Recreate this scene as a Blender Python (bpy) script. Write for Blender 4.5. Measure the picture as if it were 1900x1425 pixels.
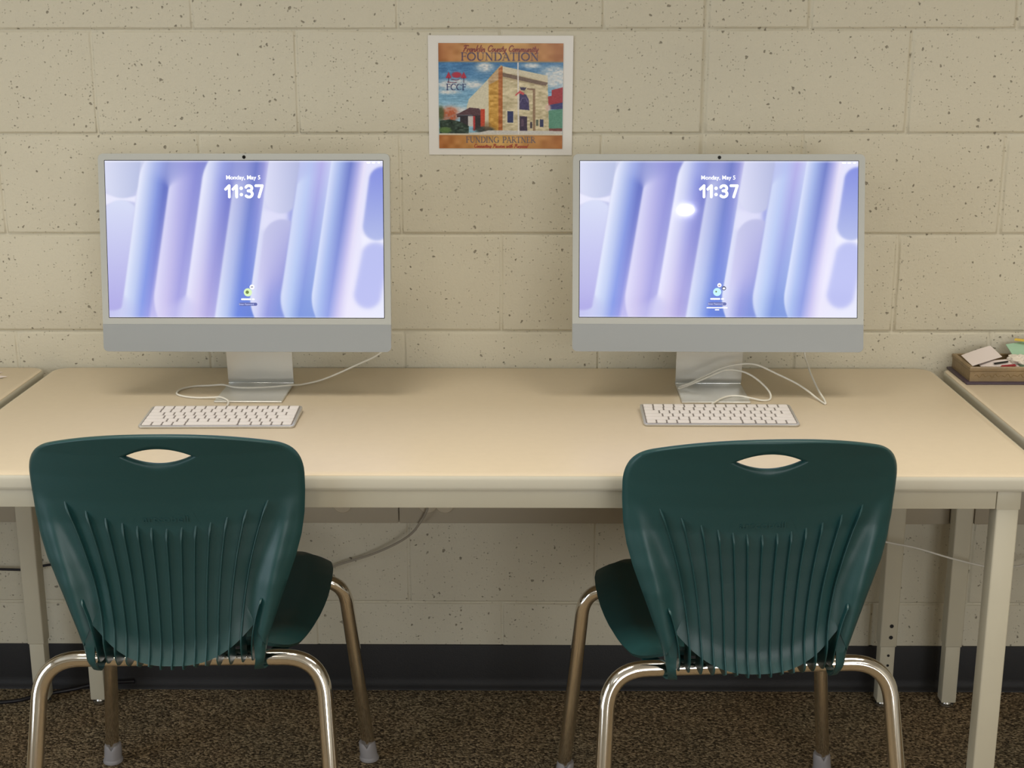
import bpy, bmesh, math, random
import numpy as np
from mathutils import Vector, Matrix

random.seed(7); np.random.seed(7)
PI = math.pi
for o in list(bpy.data.objects): bpy.data.objects.remove(o)
SC = bpy.context.scene
COL = SC.collection

# ------------------------------------------------------------------ camera, exposure
CAMP = dict(f=2567.836, D=2.82016, z=1.43052, x=-.152453, pitch=.253653, yaw=-.010163, roll=-.0012037)
def make_camera():
    p = CAMP
    cp, sp = math.cos(p['pitch']), math.sin(p['pitch']); cy, sy = math.cos(p['yaw']), math.sin(p['yaw'])
    fw = Vector((sy*cp, cy*cp, -sp)); r = Vector((cy, -sy, 0)); u = r.cross(fw)
    c, s = math.cos(p['roll']), math.sin(p['roll'])
    r2 = c*r + s*u; u2 = -s*r + c*u
    cam = bpy.data.cameras.new('camera'); cam.sensor_width = 36; cam.lens = p['f']/1900*36
    cam.clip_start = .05
    o = bpy.data.objects.new('camera', cam); COL.objects.link(o)
    M = Matrix(((r2.x, u2.x, -fw.x, p['x']), (r2.y, u2.y, -fw.y, -p['D']), (r2.z, u2.z, -fw.z, p['z']), (0, 0, 0, 1)))
    o.matrix_world = M
    SC.camera = o
make_camera()
vs = SC.view_settings
vs.view_transform = 'Standard'; vs.look = 'None'; vs.exposure = 0.0; vs.gamma = 1; vs.use_curve_mapping = False

# ------------------------------------------------------------------ light
w = bpy.data.worlds.new('world'); SC.world = w; w.use_nodes = True
w.node_tree.nodes['Background'].inputs[0].default_value = (.75, .86, 1, 1)
w.node_tree.nodes['Background'].inputs[1].default_value = 1.0
def area(name, loc, size, power, color, target=None, spread=PI):
    l = bpy.data.lights.new(name, 'AREA'); l.shape = 'RECTANGLE'; l.size, l.size_y = size
    l.energy = power; l.color = color; l.spread = spread
    o = bpy.data.objects.new(name, l); COL.objects.link(o); o.location = loc
    if target:
        d = Vector(target)-Vector(loc); o.rotation_euler = d.to_track_quat('-Z', 'Y').to_euler()
    return o
WARM = (1, .945, .85); COOL = (.95, .97, 1)
CEIL = 2.75
KEY = 36
for X, Y, k in ((1.0, -1.2, 1.0), (-.95, -1.2, 1.0)):
    area('ceiling_panel_light', (X, Y, CEIL-.02), (1.2, .6), KEY*k*.34, WARM, spread=math.radians(100))
for X, Y, k in ((2.2, -4.4, .5), (-1.6, -4.6, .6)):
    area('ceiling_panel_light', (X, Y, CEIL-.02), (.6, 1.2), KEY*k, WARM)
area('side_window_daylight', (-3.42, -3.2, 1.25), (3.0, 2.1), 72, (.78, .88, 1), (0, -3.6, 1.2))
area('back_fill_light', (1.0, -7.12, 1.35), (3.4, 1.9), 128, COOL, (.2, 0, .8))  # added fill for the lower wall and under the table; no window there

# ------------------------------------------------------------------ helpers
def lin(c):
    return tuple(((v/255)/12.92 if v/255 <= .04045 else ((v/255+.055)/1.055)**2.4) for v in c)
def mat(name, rgb, rough=.5, metal=0, spec=.5, emit=None, estr=1, coat=0, noise=None, bump=None, alpha=None):
    m = bpy.data.materials.new(name); m.use_nodes = True
    nt = m.node_tree; b = nt.nodes['Principled BSDF']
    c = lin(rgb)
    b.inputs['Base Color'].default_value = (*c, 1); b.inputs['Roughness'].default_value = rough
    b.inputs['Metallic'].default_value = metal; b.inputs['Specular IOR Level'].default_value = spec
    b.inputs['Coat Weight'].default_value = coat
    if emit:
        b.inputs['Emission Color'].default_value = (*lin(emit), 1); b.inputs['Emission Strength'].default_value = estr
    if noise or bump:
        tc = nt.nodes.new('ShaderNodeTexCoord')
        if noise:   # (scale, amount)
            n = nt.nodes.new('ShaderNodeTexNoise'); n.inputs['Scale'].default_value = noise[0]; n.inputs['Detail'].default_value = 4
            nt.links.new(tc.outputs['Object'], n.inputs['Vector'])
            r = nt.nodes.new('ShaderNodeValToRGB'); a = noise[1]
            r.color_ramp.elements[0].position = .3; r.color_ramp.elements[1].position = .7
            r.color_ramp.elements[0].color = (*[v*(1-a) for v in c], 1); r.color_ramp.elements[1].color = (*[min(1, v*(1+a)) for v in c], 1)
            nt.links.new(n.outputs['Fac'], r.inputs['Fac']); nt.links.new(r.outputs['Color'], b.inputs['Base Color'])
        if bump:    # (scale, distance)
            n = nt.nodes.new('ShaderNodeTexNoise'); n.inputs['Scale'].default_value = bump[0]; n.inputs['Detail'].default_value = 3
            nt.links.new(tc.outputs['Object'], n.inputs['Vector'])
            bp = nt.nodes.new('ShaderNodeBump'); bp.inputs['Distance'].default_value = bump[1]
            nt.links.new(n.outputs['Fac'], bp.inputs['Height']); nt.links.new(bp.outputs['Normal'], b.inputs['Normal'])
    return m

def link(name, me, m=None, parent=None, smooth=True, loc=None):
    if isinstance(me, bmesh.types.BMesh):
        bm = me; me = bpy.data.meshes.new(name)
        bmesh.ops.recalc_face_normals(bm, faces=bm.faces[:])
        bm.to_mesh(me); bm.free()
    if smooth is True:
        me.polygons.foreach_set('use_smooth', [True]*len(me.polygons))
        me.set_sharp_from_angle(angle=math.radians(38))
    if m: me.materials.append(m)
    o = bpy.data.objects.new(name, me); COL.objects.link(o)
    if parent: o.parent = parent
    if loc: o.location = loc
    return o
def thing(name, label, cat, loc=(0, 0, 0), rz=0, group=None):
    o = bpy.data.objects.new(name, None); COL.objects.link(o); o.empty_display_size = .05
    o.location = loc; o.rotation_euler = (0, 0, rz)
    o['label'] = label; o['category'] = cat
    if group: o['group'] = group
    return o
def tag(o, label, cat, group=None):
    o['label'] = label; o['category'] = cat
    if group: o['group'] = group
    return o
def struct(o):
    o['kind'] = 'structure'; return o

def box_bm(x0, x1, y0, y1, z0, z1, bev=0, seg=2, bm=None):
    own = bm is None
    if own: bm = bmesh.new()
    r = bmesh.ops.create_cube(bm, size=1)
    vs_ = r['verts']
    for v in vs_:
        v.co = Vector(((x0+x1)/2+v.co.x*(x1-x0), (y0+y1)/2+v.co.y*(y1-y0), (z0+z1)/2+v.co.z*(z1-z0)))
    if bev:
        es = set(e for v in vs_ for e in v.link_edges)
        bmesh.ops.bevel(bm, geom=list(es), offset=bev, segments=seg, profile=.5, affect='EDGES')
    return bm
def slab_from_grid(G, th, bm):
    n_, m_ = len(G), len(G[0])
    nrm = (G[0][-1].co-G[0][0].co).cross(G[-1][0].co-G[0][0].co).normalized()
    B = [[bm.verts.new(v.co-nrm*th) for v in r] for r in G]
    for j in range(n_-1):
        for i in range(m_-1):
            bm.faces.new((G[j][i], G[j][i+1], G[j+1][i+1], G[j+1][i])); bm.faces.new((B[j][i], B[j+1][i], B[j+1][i+1], B[j][i+1]))
    for j in range(n_-1):
        bm.faces.new((G[j][0], G[j+1][0], B[j+1][0], B[j][0])); bm.faces.new((G[j][-1], B[j][-1], B[j+1][-1], G[j+1][-1]))
    for i in range(m_-1):
        bm.faces.new((G[0][i], B[0][i], B[0][i+1], G[0][i+1])); bm.faces.new((G[-1][i], G[-1][i+1], B[-1][i+1], B[-1][i]))
def smooth_path(pts, n=8, closed=False):
    P = [Vector(p) for p in pts]; out = []
    N = len(P)
    for i in range(N if closed else N-1):
        p0 = P[(i-1) % N] if closed or i > 0 else P[0]*2-P[1]
        p1 = P[i]; p2 = P[(i+1) % N]
        p3 = P[(i+2) % N] if closed or i+2 < N else P[-1]*2-P[-2]
        for k in range(n):
            t = k/n
            out.append(.5*((2*p1)+(-p0+p2)*t+(2*p0-5*p1+4*p2-p3)*t*t+(-p0+3*p1-3*p2+p3)*t**3))
    if not closed: out.append(P[-1])
    return out
def tube_bm(path, r, seg=12, bm=None, cap=True):
    if bm is None: bm = bmesh.new()
    P = [Vector(p) for p in path]; rs = r if isinstance(r, (list, tuple)) else [r]*len(P)
    T = [(P[min(i+1, len(P)-1)]-P[max(i-1, 0)]).normalized() for i in range(len(P))]
    up = Vector((0, 0, 1)) if abs(T[0].z) < .9 else Vector((1, 0, 0))
    nrm = T[0].cross(up).normalized(); rings = []
    for i, p in enumerate(P):
        nrm = (nrm-T[i]*nrm.dot(T[i])).normalized(); b = T[i].cross(nrm)
        rings.append([bm.verts.new(p+(nrm*math.cos(a)+b*math.sin(a))*rs[i]) for a in [2*PI*k/seg for k in range(seg)]])
    for i in range(len(rings)-1):
        for k in range(seg):
            bm.faces.new((rings[i][k], rings[i][(k+1) % seg], rings[i+1][(k+1) % seg], rings[i+1][k]))
    if cap: bm.faces.new(rings[0][::-1]); bm.faces.new(rings[-1])
    return bm
def lathe_bm(prof, seg=32, bm=None, origin=(0, 0, 0), axis=None):
    if bm is None: bm = bmesh.new()
    R = Matrix.Identity(3)
    if axis is not None: R = Vector((0, 0, 1)).rotation_difference(Vector(axis)).to_matrix()
    rings = []
    for r, z in prof:
        rings.append([bm.verts.new(R @ Vector((r*math.cos(2*PI*k/seg), r*math.sin(2*PI*k/seg), z))+Vector(origin)) for k in range(seg)])
    for i in range(len(rings)-1):
        for k in range(seg):
            bm.faces.new((rings[i][k], rings[i][(k+1) % seg], rings[i+1][(k+1) % seg], rings[i+1][k]))
    bm.faces.new(rings[0][::-1]); bm.faces.new(rings[-1])
    return bm
def rrect(x0, x1, y0, y1, r, n=8):
    pts = []
    for cx, cy, a0 in ((x1-r, y1-r, 0), (x0+r, y1-r, PI/2), (x0+r, y0+r, PI), (x1-r, y0+r, 1.5*PI)):
        for k in range(n+1):
            a = a0+PI/2*k/n; pts.append((cx+r*math.cos(a), cy+r*math.sin(a)))
    return pts
def loft_rrect(x0, x1, y0, y1, r, prof, n=8, cap=(True, True), bm=None, plane='xy', depth=None):
    """prof: list of (inset, height)"""
    if bm is None: bm = bmesh.new()
    rings = []
    for ins, z in prof:
        pts = rrect(x0+ins, x1-ins, y0+ins, y1-ins, max(r-ins, .0004), n)
        rings.append([bm.verts.new((px, py, z)) for px, py in pts])
    N = len(rings[0])
    for i in range(len(rings)-1):
        for k in range(N):
            bm.faces.new((rings[i][k], rings[i][(k+1) % N], rings[i+1][(k+1) % N], rings[i+1][k]))
    if cap[0]: bm.faces.new(rings[0][::-1])
    if cap[1]: bm.faces.new(rings[-1])
    return bm
def grid_mesh(name, V, nu, nv, closed_u=False):
    faces = []
    for j in range(nv-1):
        for i in range(nu-1 if not closed_u else nu):
            i2 = (i+1) % nu
            faces.append((j*nu+i, j*nu+i2, (j+1)*nu+i2, (j+1)*nu+i))
    me = bpy.data.meshes.new(name); me.from_pydata([tuple(v) for v in V], [], faces); me.update()
    return me
def text_obj(name, body, size, m, parent, loc, rot=(PI/2, 0, 0), align='CENTER', extrude=.0002, offset=0, shear=0, spacing=1, sx=1):
    cu = bpy.data.curves.new(name, 'FONT'); cu.body = body; cu.size = size; cu.align_x = align; cu.align_y = 'CENTER'
    cu.extrude = extrude; cu.offset = offset; cu.shear = shear; cu.space_character = spacing
    tmp = bpy.data.objects.new(name+'_tmp', cu); COL.objects.link(tmp)
    bpy.context.view_layer.update()
    dg = bpy.context.evaluated_depsgraph_get()
    me = bpy.data.meshes.new_from_object(tmp.evaluated_get(dg))
    bpy.data.objects.remove(tmp)
    me.name = name; me.materials.clear(); me.materials.append(m)
    o = bpy.data.objects.new(name, me); COL.objects.link(o); o.parent = parent; o.location = loc; o.rotation_euler = rot; o.scale = (sx, 1, 1)
    return o

# ------------------------------------------------------------------ materials
def wall_material():
    m = bpy.data.materials.new('painted_block'); m.use_nodes = True
    nt = m.node_tree; N = nt.nodes; L = nt.links; b = N['Principled BSDF']
    b.inputs['Roughness'].default_value = .62; b.inputs['Specular IOR Level'].default_value = .25
    tc = N.new('ShaderNodeTexCoord')
    def noise(scale, detail=3, rough=.5):
        n = N.new('ShaderNodeTexNoise'); n.inputs['Scale'].default_value = scale; n.inputs['Detail'].default_value = detail
        n.inputs['Roughness'].default_value = rough
        L.new(tc.outputs['Object'], n.inputs['Vector']); return n
    base = N.new('ShaderNodeMix'); base.data_type = 'RGBA'
    base.inputs['A'].default_value = (*lin((198, 191, 171)), 1); base.inputs['B'].default_value = (*lin((208, 201, 179)), 1)
    n1 = noise(1.6, 3); L.new(n1.outputs['Fac'], base.inputs['Factor'])
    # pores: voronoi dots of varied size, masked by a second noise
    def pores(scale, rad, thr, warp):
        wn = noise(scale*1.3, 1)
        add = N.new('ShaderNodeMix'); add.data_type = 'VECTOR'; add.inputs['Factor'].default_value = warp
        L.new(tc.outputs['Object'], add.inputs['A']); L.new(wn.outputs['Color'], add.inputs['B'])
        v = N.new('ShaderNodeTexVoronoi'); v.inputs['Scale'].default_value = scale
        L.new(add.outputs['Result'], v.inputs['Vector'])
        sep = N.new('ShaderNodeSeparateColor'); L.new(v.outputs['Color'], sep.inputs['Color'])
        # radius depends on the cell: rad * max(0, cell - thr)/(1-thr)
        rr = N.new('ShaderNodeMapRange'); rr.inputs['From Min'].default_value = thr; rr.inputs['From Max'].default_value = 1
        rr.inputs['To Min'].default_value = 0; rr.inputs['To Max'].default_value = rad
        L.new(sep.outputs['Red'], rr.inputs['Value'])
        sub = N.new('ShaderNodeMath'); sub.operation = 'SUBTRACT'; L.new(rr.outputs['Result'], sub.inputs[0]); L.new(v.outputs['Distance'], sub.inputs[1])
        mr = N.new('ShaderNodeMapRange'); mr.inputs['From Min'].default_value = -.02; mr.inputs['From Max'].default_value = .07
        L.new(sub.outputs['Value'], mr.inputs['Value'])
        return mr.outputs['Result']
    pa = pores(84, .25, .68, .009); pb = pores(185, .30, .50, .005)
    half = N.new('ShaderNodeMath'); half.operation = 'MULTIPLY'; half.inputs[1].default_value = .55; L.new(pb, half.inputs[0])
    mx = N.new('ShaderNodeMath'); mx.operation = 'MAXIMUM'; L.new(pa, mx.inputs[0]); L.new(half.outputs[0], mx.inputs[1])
    pore_shade = N.new('ShaderNodeMix'); pore_shade.data_type = 'RGBA'; pore_shade.inputs['B'].default_value = (*lin((112, 104, 88)), 1)  # shade inside the pits, painted into the base colour
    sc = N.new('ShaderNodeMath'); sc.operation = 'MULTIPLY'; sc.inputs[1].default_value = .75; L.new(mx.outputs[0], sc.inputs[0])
    L.new(sc.outputs[0], pore_shade.inputs['Factor']); L.new(base.outputs['Result'], pore_shade.inputs['A'])
    L.new(pore_shade.outputs['Result'], b.inputs['Base Color'])
    # bump: orange peel minus pores
    n2 = noise(170, 3, .6)
    h = N.new('ShaderNodeMath'); h.operation = 'MULTIPLY_ADD'; h.inputs[1].default_value = -1.6
    L.new(mx.outputs[0], h.inputs[0]); L.new(n2.outputs['Fac'], h.inputs[2])
    bp = N.new('ShaderNodeBump'); bp.inputs['Distance'].default_value = .0013; bp.inputs['Strength'].default_value = .8
    L.new(h.outputs[0], bp.inputs['Height']); L.new(bp.outputs['Normal'], b.inputs['Normal'])
    return m
def carpet_material():
    m = bpy.data.materials.new('loop_carpet'); m.use_nodes = True
    nt = m.node_tree; N = nt.nodes; L = nt.links; b = N['Principled BSDF']
    b.inputs['Roughness'].default_value = .95; b.inputs['Specular IOR Level'].default_value = .1
    tc = N.new('ShaderNodeTexCoord')
    v = N.new('ShaderNodeTexVoronoi'); v.inputs['Scale'].default_value = 210; L.new(tc.outputs['Object'], v.inputs['Vector'])
    n = N.new('ShaderNodeTexNoise'); n.inputs['Scale'].default_value = 150; n.inputs['Detail'].default_value = 5; n.inputs['Roughness'].default_value = .7
    L.new(tc.outputs['Object'], n.inputs['Vector'])
    sep = N.new('ShaderNodeSeparateColor'); L.new(v.outputs['Color'], sep.inputs['Color'])
    av = N.new('ShaderNodeMath'); av.operation = 'MULTIPLY_ADD'; av.inputs[1].default_value = .35
    L.new(sep.outputs['Green'], av.inputs[0]); L.new(n.outputs['Fac'], av.inputs[2])
    r = N.new('ShaderNodeValToRGB'); e = r.color_ramp.elements
    e[0].position = .45; e[0].color = (*lin((66, 58, 48)), 1); e[1].position = .95; e[1].color = (*lin((206, 186, 152)), 1)
    x = r.color_ramp.elements.new(.66); x.color = (*lin((128, 113, 90)), 1)
    L.new(av.outputs[0], r.inputs['Fac'])
    n3 = N.new('ShaderNodeTexNoise'); n3.inputs['Scale'].default_value = 4; L.new(tc.outputs['Object'], n3.inputs['Vector'])
    tint = N.new('ShaderNodeMix'); tint.data_type = 'RGBA'; tint.blend_type = 'MULTIPLY'; tint.inputs['Factor'].default_value = .5
    r3 = N.new('ShaderNodeValToRGB'); r3.color_ramp.elements[0].position = .4; r3.color_ramp.elements[1].position = .62
    r3.color_ramp.elements[0].color = (.85, .85, .8, 1); r3.color_ramp.elements[1].color = (1, .86, .72, 1)
    L.new(n3.outputs['Fac'], r3.inputs['Fac']); L.new(r.outputs['Color'], tint.inputs['A']); L.new(r3.outputs['Color'], tint.inputs['B'])
    L.new(tint.outputs['Result'], b.inputs['Base Color'])
    bp = N.new('ShaderNodeBump'); bp.inputs['Distance'].default_value = .004
    h = N.new('ShaderNodeMath'); h.operation = 'SUBTRACT'; L.new(n.outputs['Fac'], h.inputs[0]); L.new(v.outputs['Distance'], h.inputs[1])
    L.new(h.outputs[0], bp.inputs['Height']); L.new(bp.outputs['Normal'], b.inputs['Normal'])
    return m
def vcol_material(name, emission=False, rough=.3, strength=1):
    m = bpy.data.materials.new(name); m.use_nodes = True
    nt = m.node_tree; b = nt.nodes['Principled BSDF']
    a = nt.nodes.new('ShaderNodeVertexColor'); a.layer_name = 'picture'
    if emission:
        b.inputs['Base Color'].default_value = (.012, .012, .014, 1); b.inputs['Roughness'].default_value = .04
        nt.links.new(a.outputs['Color'], b.inputs['Emission Color']); b.inputs['Emission Strength'].default_value = strength
    else:
        nt.links.new(a.outputs['Color'], b.inputs['Base Color']); b.inputs['Roughness'].default_value = rough
    return m
M = {}
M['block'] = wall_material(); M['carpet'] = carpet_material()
M['plaster'] = mat('white_plaster', (205, 200, 188), .8, bump=(60, .001))
M['ceiling'] = mat('ceiling_tile', (212, 208, 198), .9, bump=(80, .002))
M['rubber'] = mat('black_rubber', (38, 37, 37), .55, spec=.3, bump=(300, .0004))
M['laminate'] = mat('beige_laminate', (212, 196, 169), .38, spec=.4, noise=(60, .012), bump=(500, .0001))
M['edge'] = mat('grey_beige_edging', (200, 194, 175), .45, spec=.4)
M['table_steel'] = mat('cream_painted_steel', (197, 190, 168), .42, spec=.45, noise=(12, .015))
M['chrome'] = mat('chrome', (236, 230, 220), .09, metal=1)
M['green'] = mat('dark_green_plastic', (24, 66, 66), .42, spec=.55, bump=(900, .00012))
M['greylens'] = mat('grey_rubber_foot', (150, 146, 146), .55)
M['black'] = mat('black_hole', (12, 12, 12), .6)
M['glide'] = mat('dark_nylon', (40, 38, 36), .5)
M['glidemetal'] = mat('nickel_glide', (190, 188, 184), .25, metal=1)
M['alu'] = mat('silver_aluminium', (214, 213, 207), .34, metal=.6)
M['alubright'] = mat('polished_aluminium_edge', (232, 234, 232), .2, metal=.9)
M['chin'] = mat('pale_grey_chin', (146, 149, 149), .45, spec=.4)
M['bezel'] = mat('light_grey_bezel', (172, 173, 167), .4, spec=.35)
M['dark'] = mat('dark_glass', (22, 23, 28), .15)
M['camera'] = mat('webcam_lens', (10, 11, 12), .1)
M['key'] = mat('white_keycap', (226, 219, 212), .5, spec=.4)
M['keybase'] = mat('keyboard_aluminium', (206, 204, 198), .35, metal=.6)
M['keywell'] = mat('keyboard_deck', (128, 120, 112), .5)
M['cable'] = mat('white_cable', (224, 220, 208), .5)
M['greycord'] = mat('grey_cord', (156, 148, 132), .5)
M['blackcord'] = mat('black_cord', (22, 20, 26), .45)
M['raceway'] = mat('beige_raceway', (174, 164, 144), .5)
M['outlet'] = mat('outlet_plastic', (188, 176, 152), .5)
M['screenwhite'] = mat('screen_white', (250, 252, 255), .3, emit=(255, 255, 255), estr=1.0)
M['screenvc'] = vcol_material('screen_wallpaper', True)
M['sheet'] = mat('laminated_sheet', (222, 218, 210), .2, spec=.5)
M['print'] = vcol_material('printed_picture', False, .22)
M['brass'] = mat('antique_gold_wood', (134, 112, 78), .4, noise=(28, .16), bump=(160, .0006))
M['brassdark'] = mat('brown_box_interior', (104, 84, 56), .55, noise=(30, .15))
M['plum'] = mat('dark_plum_base', (66, 52, 62), .5)
M['paper'] = mat('white_card', (222, 210, 204), .7)
M['tissue'] = mat('tissue_paper', (222, 212, 196), .9, bump=(60, .002))
M['mint'] = mat('mint_green_paper', (162, 198, 168), .7)
M['yellow'] = mat('yellow_strip', (226, 190, 78), .6)
M['redprint'] = mat('red_print', (196, 62, 72), .6)
M['lightframe'] = mat('lamp_trim', (225, 225, 222), .5)

# ------------------------------------------------------------------ setting
MOD, H = .4064, .2032
def build_wall():
    bm = bmesh.new()
    X0, X1 = -3.5, 3.5
    rng = random.Random(3)
    def block(xa, xb, za, zb, wl=.0048, wr=.0048, dl=.0035, dr=.0035, dz=.0052):
        # nested rings: joint centre, joint flank, face edge, face
        rings = []
        jf = lambda a: rng.uniform(-a, a)
        off = jf(.0007)
        rz0, rz1 = .0044+jf(.0006), .0044+jf(.0006)
        for t, k in ((0, 1.0), (.45, .72), (.8, .28), (1.0, .05), (1.35, 0)):
            xl, xr, zl, zr = xa+wl*t, xb-wr*t, za+rz0*t, zb-rz1*t
            n = 8
            ring = []
            dd = lambda x, z: 0
            for i in range(n): ring.append((xl+(xr-xl)*i/n, k*dz, zl, 'z'))
            for i in range(n): ring.append((xr, k*dr, zl+(zr-zl)*i/n, 'x'))
            for i in range(n): ring.append((xr-(xr-xl)*i/n, k*dz, zr, 'z'))
            for i in range(n): ring.append((xl, k*dl, zr-(zr-zl)*i/n, 'x'))
            for c in (0, n, 2*n, 3*n): ring[c] = (ring[c][0], k*max(dz, dr if c in (n, 2*n) else dl), ring[c][2], 'c')
            w_ = .0006 if 0 < t < 1.2 else 0
            rings.append([bm.verts.new((p[0]+jf(w_), p[1]+off*(1-k), p[2]+jf(w_))) for p in ring])
        for i in range(len(rings)-1):
            K = len(rings[i])
            for k in range(K):
                bm.faces.new((rings[i][k], rings[i][(k+1) % K], rings[i+1][(k+1) % K], rings[i+1][k]))
        bm.faces.new(rings[-1])
    for row in range(0, 14):
        za, zb = row*H, min((row+1)*H, CEIL)
        if za >= CEIL: break
        half = (row % 2 == 0)
        joints = [(k+(.5 if half else 0))*MOD for k in range(-9, 9)]
        cj = .5*MOD
        joints = sorted([j for j in joints if abs(j-cj) > .02 and X0 < j < X1]+[cj, X0, X1])
        for a, b_ in zip(joints[:-1], joints[1:]):
            def prm(j):
                if abs(j-cj) < 1e-6: return .0072, .006
                return (.0060, .0046) if j > cj else (.0040, .0022)
            wl, dl = prm(a); wr, dr = prm(b_)
            block(a, b_, za, zb, wl, wr, dl, dr)
    bmesh.ops.remove_doubles(bm, verts=bm.verts[:], dist=.00002)
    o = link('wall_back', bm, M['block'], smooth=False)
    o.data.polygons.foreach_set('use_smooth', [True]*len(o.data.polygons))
    struct(o)
build_wall()
RX, RY = 3.5, -7.2
def slab(name, *a, m):
    o = link(name, box_bm(*a), m, smooth=False); struct(o); return o
slab('floor', -RX, RX, RY, .02, -.05, 0, m=M['carpet'])
slab('ceiling', -RX, RX, RY, .02, CEIL, CEIL+.05, m=M['ceiling'])
slab('wall_right', RX, RX+.1, RY, .02, 0, CEIL, m=M['plaster'])
slab('wall_front', -RX, RX, RY-.1, RY, 0, CEIL, m=M['plaster'])
slab('wall_left', -RX-.1, -RX, RY, .02, 0, CEIL, m=M['plaster'])
# cove base: profile swept along the back wall
def cove():
    bm = bmesh.new()
    prof = [(-.0005, .1035), (-.0032, .1030), (-.0040, .1010), (-.0040, .026), (-.0055, .014), (-.0105, .0060), (-.0150, .0030), (-.0160, 0), (.004, 0), (.004, .1035)]
    xs = [-3.5+.05*i for i in range(141)]
    rings = [[bm.verts.new((x, y+.0002*math.sin(x*9), z)) for y, z in prof] for x in xs]
    for i in range(len(xs)-1):
        for k in range(len(prof)):
            k2 = (k+1) % len(prof)
            bm.faces.new((rings[i][k], rings[i][k2], rings[i+1][k2], rings[i+1][k]))
    o = link('baseboard_back', bm, M['rubber']); struct(o)
cove()

# ------------------------------------------------------------------ tables
TZ = .737
def make_table(name, x0, x1, label, yf=-.727, yb=-.009, ins=.049, holes=False, ins_left=None):
    t = thing(name, label, 'table', ((x0+x1)/2, (yf+yb)/2, 0), group='laminate tables along the block wall')
    cx, cy = (x0+x1)/2, (yf+yb)/2
    a, b_, c, d = x0-cx, x1-cx, yf-cy, yb-cy
    R = .035
    bm = loft_rrect(a, b_, c, d, R, [(.004, TZ-.024), (.0034, TZ-.003), (.0040, TZ-.0010), (.0056, TZ)], n=10)
    link('tabletop', bm, M['laminate'], t)
    bm = loft_rrect(a, b_, c, d, R, [(.0036, TZ-.0030), (.0018, TZ-.0012), (.0004, TZ-.0040), (0, TZ-.008), (0, TZ-.020), (.0006, TZ-.0235), (.002, TZ-.0255), (.020, TZ-.0255), (.0045, TZ-.0242)], n=10, cap=(False, False))
    link('edge_band', bm, M['edge'], t)
    lw = .0385
    zt, zb = TZ-.0258, TZ-.0588
    # aprons: long front/back, short sides
    L_, Rr, F, B = a+(ins_left or ins), b_-ins, c+.012, d-.05
    link('apron', box_bm(L_+lw+.001, Rr-lw-.001, F+.001, F+.022, zb, zt, .0012), M['table_steel'], t)
    link('apron', box_bm(L_+lw+.001, Rr-lw-.001, B-.022, B-.001, zb, zt, .0012), M['table_steel'], t)
    link('apron', box_bm(L_+.002, L_+.022, F+lw+.001, B-lw-.001, zb, zt, .0012), M['table_steel'], t)
    link('apron', box_bm(Rr-.022, Rr-.002, F+lw+.001, B-lw-.001, zb, zt, .0012), M['table_steel'], t)
    for sx in (0, 1):
        for sy in (0, 1):
            lx0 = L_ if sx == 0 else Rr-lw; ly0 = F if sy == 0 else B-lw
            bm = box_bm(lx0, lx0+lw, ly0, ly0+lw, zb-.001, zt, .0016, 2)           # bracket head
            box_bm(lx0+.0012, lx0+lw-.0012, ly0+.0012, ly0+lw-.0012, .145, zb+.01, .003, 3, bm)
            lg = link('leg', bm, M['table_steel'], t)
            ii = .0036
            ins_ = link('leg_insert', box_bm(lx0+ii, lx0+lw-ii, ly0+ii, ly0+lw-ii, .014, .16, .002, 2), M['table_steel'], lg)
            mx_, my_ = lx0+lw/2, ly0+lw/2
            bm = lathe_bm([(.012, .0), (.0145, .0005), (.0155, .003), (.0150, .006), (.011, .008), (.008, .0145)], 24, origin=(mx_, my_, .0004))
            link('glide', bm, M['glidemetal'], lg)
            if holes and sx == 1 and sy == 1:
                for z in (.194, .168): link('adjustment_hole', lathe_bm([(.0042, 0), (.0042, .0012)], 20, origin=(mx_+.004, ly0+.0016, z), axis=(0, -1, 0)), M['black'], lg)
                for z in (.125, .102, .079, .056): link('adjustment_hole', lathe_bm([(.0028, 0), (.0028, .0012)], 20, origin=(mx_+.002, ly0+ii+.0004, z), axis=(0, -1, 0)), M['black'], lg)
    return t
make_table('classroom_table', -1.138, .690, 'long beige laminate table carrying both computers', holes=True, ins_left=.039)
make_table('classroom_table', .7105, 2.5385, 'beige table at the right edge holding the wooden box', ins=.031)
make_table('classroom_table', -2.9835, -1.1555, 'beige table at the left edge, cut off, with white paper on it', ins=.028)

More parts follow.
